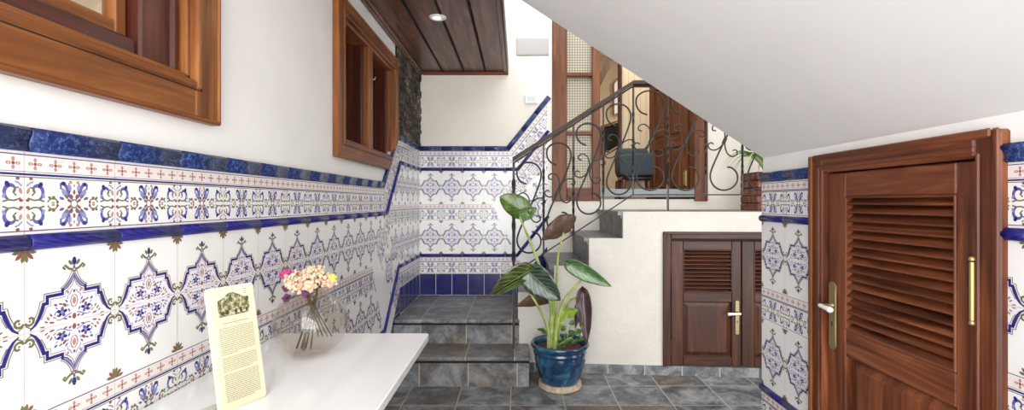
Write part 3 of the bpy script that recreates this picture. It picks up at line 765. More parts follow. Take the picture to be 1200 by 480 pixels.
# ------------------------------------------------------------------ doors
def fr(fn, mat, o0, o1, a, b, c, d, mb, bev=.004):
    """box in wall coordinates (s a..b, t c..d, out o0..o1) using an affine fn"""
    O = Vector(fn(0, 0, 0)); M = Matrix.Identity(4)
    ex = Vector(fn(1, 0, 0))-O; ez = Vector(fn(0, 1, 0))-O; ey = Vector(fn(0, 0, 1))-O
    for i in range(3): M[i][0] = ex[i]; M[i][2] = ez[i]; M[i][1] = ey[i]; M[i][3] = O[i]
    m = mat
    if mat in WOODS:
        L = [abs(b-a), abs(o1-o0), abs(d-c)]; ax = L.index(max(L)); v = [ex, ey, ez][ax]
        m = mat+'_'+'xyz'[[abs(q) for q in v].index(max([abs(q) for q in v]))]
    mb.box((a, o0, c), (b, o1, d), m, bev, M)
def louvre_leaf(fn, mat, a, b, c, d, lv, pn, parent, thick=.035, off=0, name='door_leaf', slats=12, lab=None):
    """lv=(a,b,c,d) louvre opening, pn=(a,b,c,d) panel; slats are separate geometry in their own part"""
    mb = MB(); o0, o1 = off-thick, off
    fr(fn, mat, o0, o1, a, lv[0], c, d, mb); fr(fn, mat, o0, o1, lv[1], b, c, d, mb)
    fr(fn, mat, o0, o1, lv[0], lv[1], lv[3], d, mb); fr(fn, mat, o0, o1, lv[0], lv[1], pn[3], lv[2], mb); fr(fn, mat, o0, o1, lv[0], lv[1], c, pn[2], mb)
    # inner beads
    for (p, q, r, s_) in ((lv[0]-.002, lv[0]+.006, lv[2], lv[3]), (lv[1]-.006, lv[1]+.002, lv[2], lv[3]), (lv[0], lv[1], lv[2]-.002, lv[2]+.006), (lv[0], lv[1], lv[3]-.006, lv[3]+.002)):
        fr(fn, mat, o0+.01, o1+.003, p, q, r, s_, mb, .002)
    leaf = mb.build(name, parent)
    mb = MB(); hh = (lv[3]-lv[2])/slats
    for k in range(slats):
        z = lv[2]+hh*(k+.5)
        prof = [(o1-.005, z-hh*.50), (o1+.001, z-hh*.40), (o1-.001, z-hh*.26), (o0+.006, z+hh*.46), (o0+.001, z+hh*.30)]
        pts0 = [fn(lv[0]+.004, t, o) for o, t in prof]; pts1 = [fn(lv[1]-.004, t, o) for o, t in prof]
        ax = 'x' if abs(pts0[0][0]-pts1[0][0]) > abs(pts0[0][1]-pts1[0][1]) else 'y'
        mm = mat+'_'+ax
        mb.face(pts0, mm); mb.face(pts1[::-1], mm)
        for i in range(5):
            j = (i+1) % 5; mb.face([pts0[i], pts1[i], pts1[j], pts0[j]], mm)
    sl = mb.build('louvre_slats', leaf)
    mb = MB(); fr(fn, mat, o0-.003, o0+.003, lv[0], lv[1], lv[2], lv[3], mb) if False else None
    mb = MB()
    fr(fn, mat, o0+.006, o0+.012, pn[0]-.001, pn[1]+.001, pn[2]-.001, pn[3]+.001, mb, 0)
    g = .028; A, B, C_, D = pn[0]+g, pn[1]-g, pn[2]+g, pn[3]-g
    r0 = [(pn[0]+.006, pn[2]+.006), (pn[1]-.006, pn[2]+.006), (pn[1]-.006, pn[3]-.006), (pn[0]+.006, pn[3]-.006)]
    r1 = [(A, C_), (B, C_), (B, D), (A, D)]
    mz = mat+'_z'
    for i in range(4):
        j = (i+1) % 4; mb.face([fn(*r0[i], o0+.012), fn(*r0[j], o0+.012), fn(*r1[j], o1-.010), fn(*r1[i], o1-.010)], mz)
    e = .006; r2 = [(A+e, C_+e), (B-e, C_+e), (B-e, D-e), (A+e, D-e)]
    for i in range(4):
        j = (i+1) % 4; mb.face([fn(*r1[i], o1-.010), fn(*r1[j], o1-.010), fn(*r2[j], o1-.006), fn(*r2[i], o1-.006)], mz)
    mb.face([fn(*p, o1-.006) for p in r2], mz)
    mb.build('raised_panel', leaf)
    return leaf
# 1: large door in right wall (s = y, larger s is further)
ROT = lambda y: y
dr = sthing('door_1', 'large reddish louvred cupboard door in the right wall', 'door', (XR, 1.5, 0))
fnD = fnR
mb = MB(); za, zb = .02, 1.427
fr(fnD, 'wood_red', -.10, .020, 1.808, 1.883, za, zb, mb, .006); fr(fnD, 'wood_red', -.10, .020, 1.141, 1.205, za, zb, mb, .006)
fr(fnD, 'wood_red', -.10, .020, 1.205, 1.808, 1.362, zb, mb, .006)
fr(fnD, 'wood_orange', .018, .028, 1.862, 1.885, za, zb+.002, mb, .004); fr(fnD, 'wood_red', .018, .026, 1.139, 1.158, za, zb+.002, mb, .004); fr(fnD, 'wood_red', .018, .027, 1.1595, 1.861, 1.408, zb+.004, mb, .004)
fr(fnD, 'wood_red', .018, .0265, 1.818, 1.836, za, 1.385, mb, .004); fr(fnD, 'wood_red', .018, .0262, 1.2005, 1.8175, 1.374, 1.3915, mb, .004); fr(fnD, 'wood_red', .018, .0255, 1.188, 1.200, za, 1.3735, mb, .004); fr(fnD, 'groove_dark', .0, .0205, 1.836, 1.839, za, 1.39, mb, 0)
mb.build('door_frame', dr)
leaf = louvre_leaf(fnD, 'wood_red', 1.207, 1.806, .05, 1.358, (1.279, 1.71, .795, 1.27), (1.279, 1.70, .20, .70), dr, .034, -.002, slats=16)
mb = MB(); fr(fnD, 'void_shade', -.13, -.12, 1.19, 1.84, .04, 1.385, mb, 0); mb.build('cupboard_shade_sheet', dr)  # near-black sheet painted as the shade behind the louvres
# handle
def handle(fn, s, tc, L, dirn, parent, mat='brass_old', proj=.045, grip=.062, wp=.0165):
    mb = MB(); fr(fn, mat, 0, .006, s-wp*.85, s+wp*.85, tc-L/2+wp, tc+L/2-wp, mb, .002)
    for sg in (-1, 1):
        pts = [(s+wp*.85*math.cos(a*PI/8)*1, tc+sg*(L/2-wp)+sg*wp*math.sin(a*PI/8)) for a in range(9)]
        mb.prism(ccw(pts), lambda u, v, d: fn(u, v, d), mat, 0, .006)
    pl = mb.build('handle_plate', parent)
    mb = MB(); fr(fn, 'gap_dark', .006, .0066, s-.003, s+.003, tc-L*.16, tc-L*.09, mb, 0); mb.build('keyhole', pl)
    mb = MB(); t0 = tc+L*.15
    mb.tube([fn(s, t0, .004), fn(s, t0, .012), fn(s, t0, proj), fn(s+dirn*.004, t0, proj+.006)], [.011, .007, .006, .007], mat, 12)
    mb.build('lever_neck', pl)
    mb = MB(); gp = [(-.006, .006), (.0, .0085), (.012, .0085), (.03, .0085), (grip-.012, .0105), (grip-.004, .0115), (grip, .008)]
    mb.tube([fn(s+dirn*u, t0-.001-.004*max(u, 0)/grip, proj+.004) for u, r in gp], [r for u, r in gp], 'porcelain', 14)
    gr = mb.build('lever_grip', pl); gr['label'] = 'white porcelain lever grip'
    return pl
handle(fnD, 1.772, .832, .25, -1, leaf, wp=.023)
mb = MB()
mb.tube([fnD(1.199, .955, .031), fnD(1.199, 1.10, .031)], .0055, 'brass', 10); mb.ball(fnD(1.199, 1.108, .031), .007, 'brass'); mb.ball(fnD(1.199, .948, .031), .007, 'brass')
fr(fnD, 'brass', -.001, .003, 1.207, 1.222, .965, 1.09, mb, .001)
mb.build('hinge', leaf)
mb = MB(); mb.tube([fnD(1.199, .25, .031), fnD(1.199, .39, .031)], .0055, 'brass', 10); fr(fnD, 'brass', -.001, .003, 1.207, 1.222, .26, .38, mb, .001); mb.build('hinge', leaf)

# 2: small cupboard door under the stairs
ds = sthing('door_2', 'small dark double louvred door in the white wall', 'door', (1.6, 3.43, .066))
mb = MB()
zt, zb0 = 1.033, .062
fr(fnW, 'wood_brown', -.07, .012, 1.053, 1.108, zb0, zt, mb, .005); fr(fnW, 'wood_brown', -.07, .012, 1.108, 2.12, .985, zt, mb, .005); fr(fnW, 'wood_brown', -.07, .012, 2.12, 2.175, zb0, zt, mb, .005)
fr(fnW, 'wood_brown', .010, .018, 1.050, 1.068, zb0, zt+.004, mb, .003); fr(fnW, 'wood_brown', .010, .018, 1.05, 2.178, 1.018, zt+.006, mb, .003)
fr(fnW, 'groove_dark', -.02, .002, 1.106, 2.12, .972, .986, mb, 0)
mb.build('door_frame', ds)
for (a, b, hx) in ((1.112, 1.604, 1), (1.610, 2.102, 0)):
    lf = louvre_leaf(fnW, 'wood_brown', a, b, .07, .972, (a+.085, b-.065, .60, .908), (a+.085, b-.065, .135, .532), ds, .032, -.002, slats=11)
    if hx:
        pl = handle(fnW, b-.030, .425, .245, -1, lf, 'brass_old', .045, .085, .0165)
        for t in (.80, .20):
            mb = MB(); mb.tube([fnW(a-.002, t-.05, .004), fnW(a-.002, t+.05, .004)], .006, 'hinge_dark', 8); mb.build('hinge', lf)

# ------------------------------------------------------------------ windows in the left wall
def win_frame(fn, S, casing, name, label, cat, loc):
    w = sthing(name, label, cat, loc)
    a, b, c, d = S; g = casing; mb = MB()
    for (p, q, r, s_) in ((a, a+g, c, d), (b-g, b, c, d), (a+g, b-g, c, c+g), (a+g, b-g, d-g, d)):
        fr(fn, 'wood_orange', -.01, .024, p, q, r, s_, mb, .005)
    e = .018
    for (p, q, r, s_) in ((a+g-.004, a+g+e, c+g-.004, d-g+.004), (b-g-e, b-g+.004, c+g-.004, d-g+.004), (a+g, b-g, c+g-.004, c+g+e), (a+g, b-g, d-g-e, d-g+.004)):
        fr(fn, 'wood_orange', -.17, .010, p, q, r, s_, mb, .005)
    for (p, q, r, s_) in ((a-.003, a+.010, c-.003, d+.003), (b-.010, b+.003, c-.003, d+.003), (a, b, c-.003, c+.010), (a, b, d-.010, d+.003)):
        fr(fn, 'wood_orange', -.005, .029, p, q, r, s_, mb, .004)
    for (p, q, r, s_) in ((a+g-.022, a+g+.002, c+g-.022, d-g+.022), (b-g-.002, b-g+.022, c+g-.022, d-g+.022), (a+g, b-g, c+g-.022, c+g+.002), (a+g, b-g, d-g-.002, d-g+.022)):
        fr(fn, 'wood_orange', -.01, .031, p, q, r, s_, mb, .006)
    for (p, q, r, s_) in ((a+g-.0245, a+g-.022, c+g-.0245, d-g+.0245), (b-g+.022, b-g+.0245, c+g-.0245, d-g+.0245), (a+g-.02, b-g+.02, c+g-.0245, c+g-.022), (a+g-.02, b-g+.02, d-g+.022, d-g+.0245)):
        fr(fn, 'groove_dark', .0, .0252, p, q, r, s_, mb, 0)
    mb.build('window_frame', w)
    return w
def sash(fn, a, b, c, d, off, w, mat, name='sash', rails=1, wd=.05, th=.035, glass='glass_clear'):
    mb = MB()
    for (p, q, r, s_) in ((a, a+wd, c, d), (b-wd, b, c, d), (a+wd, b-wd, c, c+wd), (a+wd, b-wd, d-wd, d)): fr(fn, mat, off-th, off, p, q, r, s_, mb, .004)
    for k in range(rails):
        z = c+(d-c)*(k+1)/(rails+1); fr(fn, mat, off-th+.004, off-.004, a+wd, b-wd, z-.012, z+.012, mb, .004)
    s_ = mb.build(name, w)
    mb = MB(); fr(fn, glass, off-th/2-.002, off-th/2+.002, a+wd-.004, b-wd+.004, c+wd-.004, d-wd+.004, mb, 0); mb.build('pane', s_)
    return s_
w1 = win_frame(fnL, (.25, 1.435, 1.482, 2.60), .105, 'window_1', 'large near window with wide orange wooden frame', 'window', (XL, .85, 1.48))
mb = MB(); fr(fnL, 'wood_sash', -.075, -.02, 1.19, 1.31, 1.60, 2.49, mb, .006); fr(fnL, 'wood_sash', -.075, -.03, .375, 1.19, 1.60, 1.655, mb, .006)
fr(fnL, 'wood_sash', -.075, -.012, .375, 1.31, 1.585, 1.605, mb, .004); fr(fnL, 'wood_sash', -.05, -.008, 1.285, 1.312, 1.60, 2.49, mb, .008)
mb.build('inner_casing', w1)
sash(fnL, .40, 1.185, 1.655, 2.49, -.05, w1, 'wood_orange', wd=.035)
mb = MB(); fr(fnL, 'plaster_room', -.6, -.58, .0, 1.9, 1.3, 2.8, mb, 0); mb.build('room_wall_behind', w1)
mb = MB(); 
for k in range(14):
    zz = 1.60+.07*k; mb.tube([fnL(.72+.02*math.sin(k), zz, -.12), fnL(1.15+.02*math.cos(k*2), zz+.02*math.sin(k), -.12)], .0025, 'paint_white', 6)
w2 = win_frame(fnL, (2.385, 3.577, 1.482, 2.31), .088, 'window_2', 'far smaller double window with deep orange wooden frame', 'window', (XL, 3.0, 1.48))
import bmesh
for ch in w2.children:
    bm = bmesh.new(); bm.from_mesh(ch.data)
    bmesh.ops.bisect_plane(bm, geom=bm.verts[:]+bm.edges[:]+bm.faces[:], plane_co=Vector((0, 3.24-.004, 1.39))-Vector(w2['_w']), plane_no=Vector((0, .987, -1)).normalized(), clear_outer=True)
    bm.to_mesh(ch.data); bm.free()
mb = MB(); fr(fnL, 'wood_orange', -.16, .006, 2.935, 3.015, 1.575, 2.22, mb, .006); fr(fnL, 'wood_sash', -.19, -.03, 2.90, 2.95, 1.575, 2.22, mb, .004); fr(fnL, 'wood_sash', -.19, -.03, 3.43, 3.478, 1.575, 2.22, mb, .004)
mb.build('mullion', w2)
mb = MB(); fr(fnL, 'wood_sash', -.20, -.165, 2.49, 2.96, 1.58, 2.215, mb, .0); fr(fnL, 'wood_sash', -.20, -.165, 3.0, 3.47, 1.58, 2.215, mb, .0); mb.build('inner_shutter', w2)
sash(fnL, 2.50, 2.90, 1.60, 2.20, -.115, w2, 'wood_brown', rails=1, wd=.055)
sash(fnL, 3.03, 3.42, 1.60, 2.20, -.115, w2, 'wood_sash', rails=1, wd=.055)
for s_ in (2.50, 3.045):
    mb = MB(); mb.tube([fnL(s_-.01, 2.03, -.02), fnL(s_-.01, 2.03, .012), fnL(s_-.01, 2.045, .014)], .003, 'brass', 6); mb.build('catch_hook', w2)

# ------------------------------------------------------------------ interior window in back wall
w3 = sthing('window_3', 'tall interior window with a lattice glass side panel and open view', 'window', (1.05, YB, 1.27))
mb = MB()
fr(fnBp, 'wood_chestnut', -.12, .02, .32, .456, 1.262, 3.2, mb, .006); fr(fnBp, 'wood_chestnut', -.12, .02, 1.65, 1.775, 1.262, 3.2, mb, .006)
fr(fnBp, 'wood_chestnut', -.10, .012, .696, .768, 1.262, 3.2, mb, .006); fr(fnBp, 'wood_chestnut', -.09, .008, .456, .696, 1.262, 1.386, mb, .006)
for z in (1.90, 2.45, 3.02): fr(fnBp, 'wood_chestnut', -.09, .004, .456, .696, z-.018, z+.018, mb, .004)
fr(fnBp, 'wood_chestnut', -.12, .02, .32, 1.775, 3.1, 3.2, mb, .006)
mb.build('window_frame', w3)
for (c, d) in ((1.386, 1.882), (1.918, 2.432), (2.468, 3.0)):
    mb = MB(); fr(fnBp, 'glass_lattice', -.05, -.044, .456, .696, c, d, mb, 0)
    p_ = mb.build('lattice_pane', w3)
mb = MB(); fr(fnBp, 'stone_sill', -.12, .02, .768, 1.65, 1.30, 1.375, mb, .006); s_ = mb.build('window_sill', w3); s_['label'] = 'blue grey stone sill'

# ------------------------------------------------------------------ room seen through that window
RY = YB+.13
def room(name, a, b, mat, label):
    mb = MB(); mb.box(a, b, mat); struct(mb.build(name), label, 'wall' if 'wall' in name else name.split('_')[0])
room('floor_room', (.2, RY, 1.1), (3.6, 7.4, 1.17), 'wood_brown', 'floor of the room beyond the interior window')
room('wall_room_far', (.2, 7.0, 1.17), (3.6, 7.1, 3.6), 'plaster_room', 'beige far wall of the room beyond')
room('wall_room_left', (.1, RY, 1.17), (.2, 7.1, 3.6), 'plaster_room', 'beige side wall of the room beyond')
room('wall_room_right', (3.5, RY, 1.17), (3.6, 7.1, 3.6), 'plaster_room', 'right side wall of the room beyond')
room('ceiling_room', (.1, RY, 3.4), (3.6, 7.1, 3.5), 'plaster_white', 'pale ceiling of the room beyond')
c0 = P(728, 0, 5.75).x; c1 = P(800, 0, 5.75).x
mb = MB(); mb.box((c0, 5.75, 1.17), (c1, 5.80, 3.4), 'beadboard'); struct(mb.build('wall_partition'), 'pale vertical boarded partition behind the grey chair', 'wall')
mb = MB(); mb.box((c0-.035, 5.70, 1.17), (c0+.0, 5.80, 3.4), 'wood_brown', .005); struct(mb.build('trim_partition'), 'brown corner post at the end of the boarded partition', 'post')
# sloping stair inside (dark beam and rail)
a, b = P(717, 66, 6.6), P(698, 104, 6.6)
mb = MB(); d = (b-a); a2 = a-d*1.2; b2 = b+d*.3
mb.tube([a2, b2], .055, 'wood_dark_z', square=True); tag(mb.build('ceiling_beam', None, a2), 'dark slanting roof beam in the room beyond the window', 'beam')
# framed picture and cabinet
pf = thing('picture_frame', 'tilted framed dark picture in the room beyond the window', 'picture', P(716, 160, 6.2))
q = [P(705, 150, 6.2), P(725, 143, 6.2), P(725, 170, 6.2), P(705, 182, 6.2)]
mb = MB(); mb.face([p for p in q], 'mirror_dark'); mb.face([p+Vector((0, .02, 0)) for p in q][::-1], 'mirror_dark')
for i in range(4): mb.face([q[i], q[(i+1) % 4], q[(i+1) % 4]+Vector((0, .02, 0)), q[i]+Vector((0, .02, 0))], 'mirror_dark')
mb.build('picture', pf)
mb = MB(); mb.tube([P(704, 149, 6.19), P(726, 141, 6.19), P(726, 172, 6.19), P(704, 185, 6.19), P(704, 149, 6.19)], .022, 'wood_orange_x', square=True); mb.build('frame', pf)
wp = thing('wall_poster', 'pale framed poster beside the brown post in the room beyond', 'poster', P(722, 105, 6.9))
q = [P(719, 98, 6.95), P(725.5, 90, 6.95), P(725.5, 132, 6.95), P(719, 134, 6.95)]
mb = MB(); mb.prism([(p.x, p.z) for p in q], lambda u, v, d: (u, 6.95+d, v), 'paint_white', 0, .03); mb.build('sheet', wp)
mb = MB(); mb.tube([q[0], q[1], q[2], q[3], q[0]], .015, 'wood_orange_x', square=True); mb.build('frame', wp)
# armchair
ac = thing('armchair', 'blue grey upholstered armchair with a slanted wooden leg', 'armchair', (1.35, 5.25, 1.17))
mb = MB()
def softbox(mb, c, r, mat, tilt=0, e=.35):
    rows = []; n = 24; m_ = 12
    R = Matrix.Rotation(tilt, 3, 'Y')
    sp = lambda v, k: math.copysign(abs(v)**k, v)
    for i in range(m_+1):
        th = PI*i/m_
        rows.append([Vector(c)+R @ Vector((r[0]*sp(math.sin(th), e)*sp(math.cos(2*PI*j/n), e), r[1]*sp(math.sin(th), e)*sp(math.sin(2*PI*j/n), e), r[2]*sp(math.cos(th), e))) for j in range(n)])
    mb.grid(rows, mat, closed=True)
softbox(mb, (1.35, 5.50, 1.60), (.20, .20, .07), 'upholstery', .04); mb.build('seat', ac)
mb = MB(); softbox(mb, (1.35, 5.66, 1.72), (.20, .05, .17), 'upholstery', .0); mb.build('backrest', ac)
mb = MB(); softbox(mb, (1.33, 5.27, 1.665), (.225, .055, .125), 'upholstery', -.05); mb.build('armrest', ac)
mb = MB(); softbox(mb, (1.35, 5.46, 1.52), (.19, .20, .03), 'mirror_dark', .0, .3); mb.build('base', ac)
for sx in (-1, 1):
    for sy in (-1, 1):
        mb = MB(); mb.tube([(1.34+sx*.17, 5.44+sy*.17, 1.50), (1.34+sx*.20, 5.44+sy*.19, 1.17)], [.024, .014], 'chair_wood', 10); mb.build('leg', ac)
# open panelled door
d3 = sthing('door_3', 'dark brown panelled door standing open behind the railing', 'door', (1.66, RY, 1.17))
hx, hy = 1.655, RY+.02; fx_, fy_ = 1.475, RY+.70
dv = Vector((fx_-hx, fy_-hy, 0)); L = dv.length; dv.normalize(); nv = Vector((dv.y, -dv.x, 0))
if nv.y > 0: nv = -nv
fnO = lambda s, t, o: tuple(Vector((hx, hy, 1.19))+dv*s+Vector((0, 0, t))+nv*o)
mb = MB()
cx_ = [0, .10, L/2-.035, L/2+.035, L-.10, L]; rz = [0, .16, .62, .72, 1.25, 1.35, 2.0]
for a, b in ((0, .10), (L/2-.035, L/2+.035), (L-.10, L)): fr(fnO, 'wood_chestnut', -.02, .02, a, b, 0, 2.0, mb, .005)
for c, d in ((0, .18), (.62, .72), (1.28, 1.36), (1.90, 2.0)):
    for a, b in ((.10, L/2-.035), (L/2+.035, L-.10)): fr(fnO, 'wood_chestnut', -.019, .019, a, b, c, d, mb, .004)
lf = mb.build('door_leaf', d3)
for c, d in ((.18, .62), (.72, 1.28), (1.36, 1.90)):
    for a, b in ((.10, L/2-.035), (L/2+.035, L-.10)):
        mb = MB(); fr(fnO, 'wood_chestnut', -.004, .004, a, b, c, d, mb, 0); fr(fnO, 'wood_chestnut', -.014, .014, a+.03, b-.03, c+.03, d-.03, mb, .012); mb.build('door_panel', lf)
mb = MB(); fr(fnO, 'brass', .02, .026, .012, .055, .23, .36, mb, .001); mb.tube([fnO(.008, .22, .026), fnO(.008, .37, .026)], .008, 'brass', 8); mb.build('hinge', lf)

# ------------------------------------------------------------------ wall fittings
c = P(624, 55, YB)
vp = thing('speaker_panel', 'flat grey rectangular panel high on the back wall', 'wall panel', (c.x, YB, c.z))
mb = MB(); fr(fnBp, 'plate_metal', 0, .012, P(605, 0, YB).x, P(643, 0, YB).x, P(0, 65, YB).z, P(0, 45, YB).z, mb, .003); mb.build('panel_face', vp)
mb = MB(); fr(fnBp, 'plate_metal', .012, .0135, P(606.5, 0, YB).x, P(641.5, 0, YB).x, P(0, 63.5, YB).z, P(0, 46.5, YB).z, mb, .001); mb.build('grille', vp)
c = P(622, 116, YB)
th_ = thing('thermostat', 'small white thermostat with grey display on the back wall', 'thermostat', (c.x, YB, c.z))
mb = MB(); fr(fnBp, 'paint_white', 0, .022, P(615, 0, YB).x, P(630, 0, YB).x, P(0, 121.5, YB).z, P(0, 111.5, YB).z, mb, .004); mb.build('housing', th_)
mb = MB(); fr(fnBp, 'screen_grey', .022, .0235, P(618, 0, YB).x, P(627, 0, YB).x, P(0, 119, YB).z, P(0, 113.5, YB).z, mb, .0005); mb.build('display', th_)

# ------------------------------------------------------------------ wrought iron railing
def ry(px): return 3.42+.0021*(min(px, 742)-602)
def R_(px, py): return P(px, py, ry(px))
rl = thing('stair_railing', 'black wrought iron scroll railing with brown handrail up the steps', 'railing', R_(602, 405) if False else (-.03, 3.42, .205))
mb = MB()
hp = [R_(600.5, 189), R_(742, 98.5), P(772, 98.5, 3.72), P(930, 98.5, 3.72)]
def railbar(mb, pts, w, h, mat, dz):
    rings = []
    for p in pts: rings.append([p+Vector((0, -w, dz-h)), p+Vector((0, w, dz-h)), p+Vector((0, w*.8, dz+h*.6)), p+Vector((0, w*.45, dz+h)), p+Vector((0, -w*.45, dz+h)), p+Vector((0, -w*.8, dz+h*.6))])
    mb.grid(rings, mat, closed=True, smooth=False); mb.face(rings[0][::-1], mat); mb.face(rings[-1], mat)
railbar(mb, hp, .026, .016, 'rail_brown', .012); mb.build('handrail', rl)
mb = MB(); railbar(mb, hp, .014, .007, 'iron', -.016); mb.build('under_bar', rl)
br = [R_(602, 320), R_(742, 227.5)]
mb = MB(); railbar(mb, br, .009, .005, 'iron', 0); mb.build('bottom_rail', rl)
mb = MB(); railbar(mb, [P(742, 228, 3.714), P(930, 228, 3.714)], .009, .005, 'iron', 0); mb.build('bottom_rail', rl)
def twisted(a, b, r, mat, zones):
    a, b = Vector(a), Vector(b); n = 60; pts = []; tw = []; ang = 0; rr = []
    for i in range(n+1):
        u = i/n; pts.append(a.lerp(b, u)); inside = any(z0 <= u <= z1 for z0, z1 in zones)
        ang += .42 if inside else 0; tw.append(ang); rr.append(r*(1.28 if inside else 1))
    mb = MB(); mb.tube(pts, rr, mat, square=True, twist=tw); return mb
def htop(px): return 189-(px-600.5)*90.5/141.5 if px < 742 else 98.5
def hbot(px): return 320-(px-602)*92.5/140 if px < 742 else 228
foot = {602: P(602, 0, ry(602)), }
bars = [602, 637, 672, 707, 742, 783, 827, 870, 914]
for i, px in enumerate(bars):
    Yb = ry(px) if px <= 742 else 3.714
    top = P(px, htop(px)+3, Yb)
    if px == 602: z = .205
    elif px == 672: z = .784
    elif px == 783: z = 1.184
    else: z = None
    bot = P(px, hbot(px), Yb)
    if z is not None: bot = Vector((bot.x, Yb, z))
    mb = twisted(top, bot, .012 if px == 602 else .0080, 'iron', [(.22, .34), (.46, .62), (.72, .82)] if px != 602 else [(.10, .16), (.26, .36), (.46, .54)])
    mb.build('baluster', rl)
def cr(pts, k=5):
    out = []
    for i in range(len(pts)-1):
        p0 = pts[max(i-1, 0)]; p1 = pts[i]; p2 = pts[i+1]; p3 = pts[min(i+2, len(pts)-1)]
        for q in range(k):
            t = q/k; out.append(tuple(.5*((2*p1[a])+(p2[a]-p0[a])*t+(2*p0[a]-5*p1[a]+4*p2[a]-p3[a])*t*t+(3*p1[a]-p0[a]-3*p2[a]+p3[a])*t**3) for a in (0, 1)))
    return out+[pts[-1]]
def scroll(cx, cy, sx, sy, Yf, mat='iron'):
    def T(x, y): return P(cx+x*sx, cy+y*sy, Yf(cx+x*sx))
    path = cr([(-3.5, -30), (-10.5, -33.5), (-14.5, -41), (-14, -50), (-8, -56), (0, -57.5), (8, -54.5), (13, -47), (13.5, -38), (10.5, -27), (5.5, -13), (0, 0),
               (-5.5, 13), (-11.5, 28), (-14.5, 39), (-13, 48), (-7.5, 54.5), (0, 56.5), (8, 53.5), (13, 46), (12.5, 37), (7.5, 31), (3, 30)], 4)
    mb = MB(); mb.tube([T(*p) for p in path], .0068, mat, 8); s_ = mb.build('scroll', rl)
    for pts in ([(0, 0), (0, -8), (-2, -15), (-7, -19), (-12, -17), (-12.5, -12.5), (-9, -11.5)], [(0, 0), (4, -8), (9.5, -12), (15.5, -12), (18.5, -8), (16.5, -4.5), (13.5, -6)],
                [(0, 0), (-4.5, 7), (-9.5, 10.5), (-15, 9.5), (-17, 5), (-14, 2), (-11.5, 4)], [(0, 0), (.5, 8), (3, 15), (8, 18), (12.5, 15), (11.5, 10.5), (8, 11)]):
        mb = MB(); mb.tube([T(*p)+Vector((0, -.006, 0)) for p in cr(pts, 4)], .0052, mat, 6); mb.build('curl', s_)
    mb = MB(); a = T(1.2, -3); b = T(-1.2, 3); mb.tube([a, b], .014, mat, 8); mb.build('collar', s_)
for a, b in ((602, 637), (637, 672), (672, 707), (707, 742)):
    m_ = (a+b)/2+1; scroll(m_, (htop(m_)+hbot(m_))/2+1.5, 1.0, .93, ry)
for m_ in (762.5, 804, 849, 893):
    scroll(m_, 165, 1.15, 1.02, lambda x: 3.714)

# ------------------------------------------------------------------ potted plant
def leaf(base, tip, width, side, mat, parent, droop=.0, cup=.15, lobe=.22, ruff=.0, name='leaf', n=18, m=9, profile=None, curl=0):
    base, tip, side = Vector(base), Vector(tip), Vector(side)
    ax = tip-base; L = ax.length; ax.normalize(); side = (side-ax*side.dot(ax)).normalized(); nrm = ax.cross(side).normalized()
    rows = []
    for i in range(n+1):
        u = i/n
        w = (math.sin(PI*min(u**.62, 1))**.75)*(1-.12*u) if profile is None else profile(u)
        w = max(w, .015); row = []
        for j in range(m):
            v = -1+2*j/(m-1)
            back = lobe*abs(v)**1.5*(1-u)**2.5
            r = ruff*math.sin(u*17+(3 if v > 0 else 0))*abs(v)**2
            p = base+ax*(L*(u-back+.0))+side*(width/2*w*v*(1-.12*abs(v)*curl))+nrm*(cup*width*(abs(v)**1.4)*w-droop*L*u*u+r*width+curl*.3*width*(v*v)*w)
            row.append(p)
        rows.append(row)
    mb = MB(); mb.grid(rows, mat, uvs=True)
    o = mb.build(name, parent)
    sd = o.modifiers.new('thick', 'SOLIDIFY'); sd.thickness = .0015
    return o
pc = Vector((.285, 3.25, 0))
pp = thing('potted_plant', 'large leafed alocasia plant in a glazed blue pot by the steps', 'plant', pc)
mb = MB()
prof = [(.0, .035), (.120, .035), (.128, .05), (.140, .09), (.158, .14), (.170, .19), (.174, .225), (.171, .232), (.180, .238), (.182, .248), (.176, .256), (.178, .268), (.192, .276), (.198, .288), (.198, .300), (.190, .308), (.180, .305), (.174, .29), (.170, .26), (.168, .24)]
def pf_(r, z, a): return .0035*math.sin(a*14+6*z/.1)*(1 if .06 < z < .22 else 0)
mb.lathe(prof, pc, 'glaze_blue', 96, pf_); mb.build('pot', pp)['label'] = 'blue glazed ceramic pot'
mb = MB(); mb.lathe([(.0, .0), (.132, .0), (.143, .006), (.147, .018), (.140, .028), (.146, .036), (.136, .042), (.118, .042), (.0, .040)], pc, 'saucer_clay', 64); mb.build('saucer', pp)['label'] = 'cream clay foot ring'
mb = MB(); mb.lathe([(.0, .265), (.05, .268), (.10, .262), (.14, .264), (.169, .258)], pc, 'soil', 48)
random.seed(5)
for k in range(110):
    a = random.uniform(0, 2*PI); r = .155*math.sqrt(random.random()); mb.ball((pc.x+r*math.cos(a), pc.y+r*math.sin(a), .266), (random.uniform(.006, .014), random.uniform(.006, .012), random.uniform(.004, .009)), 'soil', 6, 4, .2)
mb.build('soil', pp)
def PP(px, py, dy=0): return P(px, py, 3.25+dy)
def stem(pts, r0, r1, nm='stem', mat='stem_green'):
    # Catmull-Rom
    pts = [Vector(p) for p in pts]; out = []
    for i in range(len(pts)-1):
        p0 = pts[max(i-1, 0)]; p1 = pts[i]; p2 = pts[i+1]; p3 = pts[min(i+2, len(pts)-1)]
        for k in range(8):
            t = k/8; out.append(.5*((2*p1)+(p2-p0)*t+(2*p0-5*p1+4*p2-p3)*t*t+(3*p1-p0-3*p2+p3)*t**3))
    out.append(pts[-1]); n = len(out)
    mb = MB(); mb.tube(out, [r0+(r1-r0)*i/(n-1) for i in range(n)], mat, 10); return mb.build(nm, pp)
root = PP(646, 407)
stem([PP(645, 408, -.01), PP(647, 370), PP(643, 345), PP(630, 305, -.03), PP(618, 275, -.05), PP(609, 254, -.06)], .018, .006)
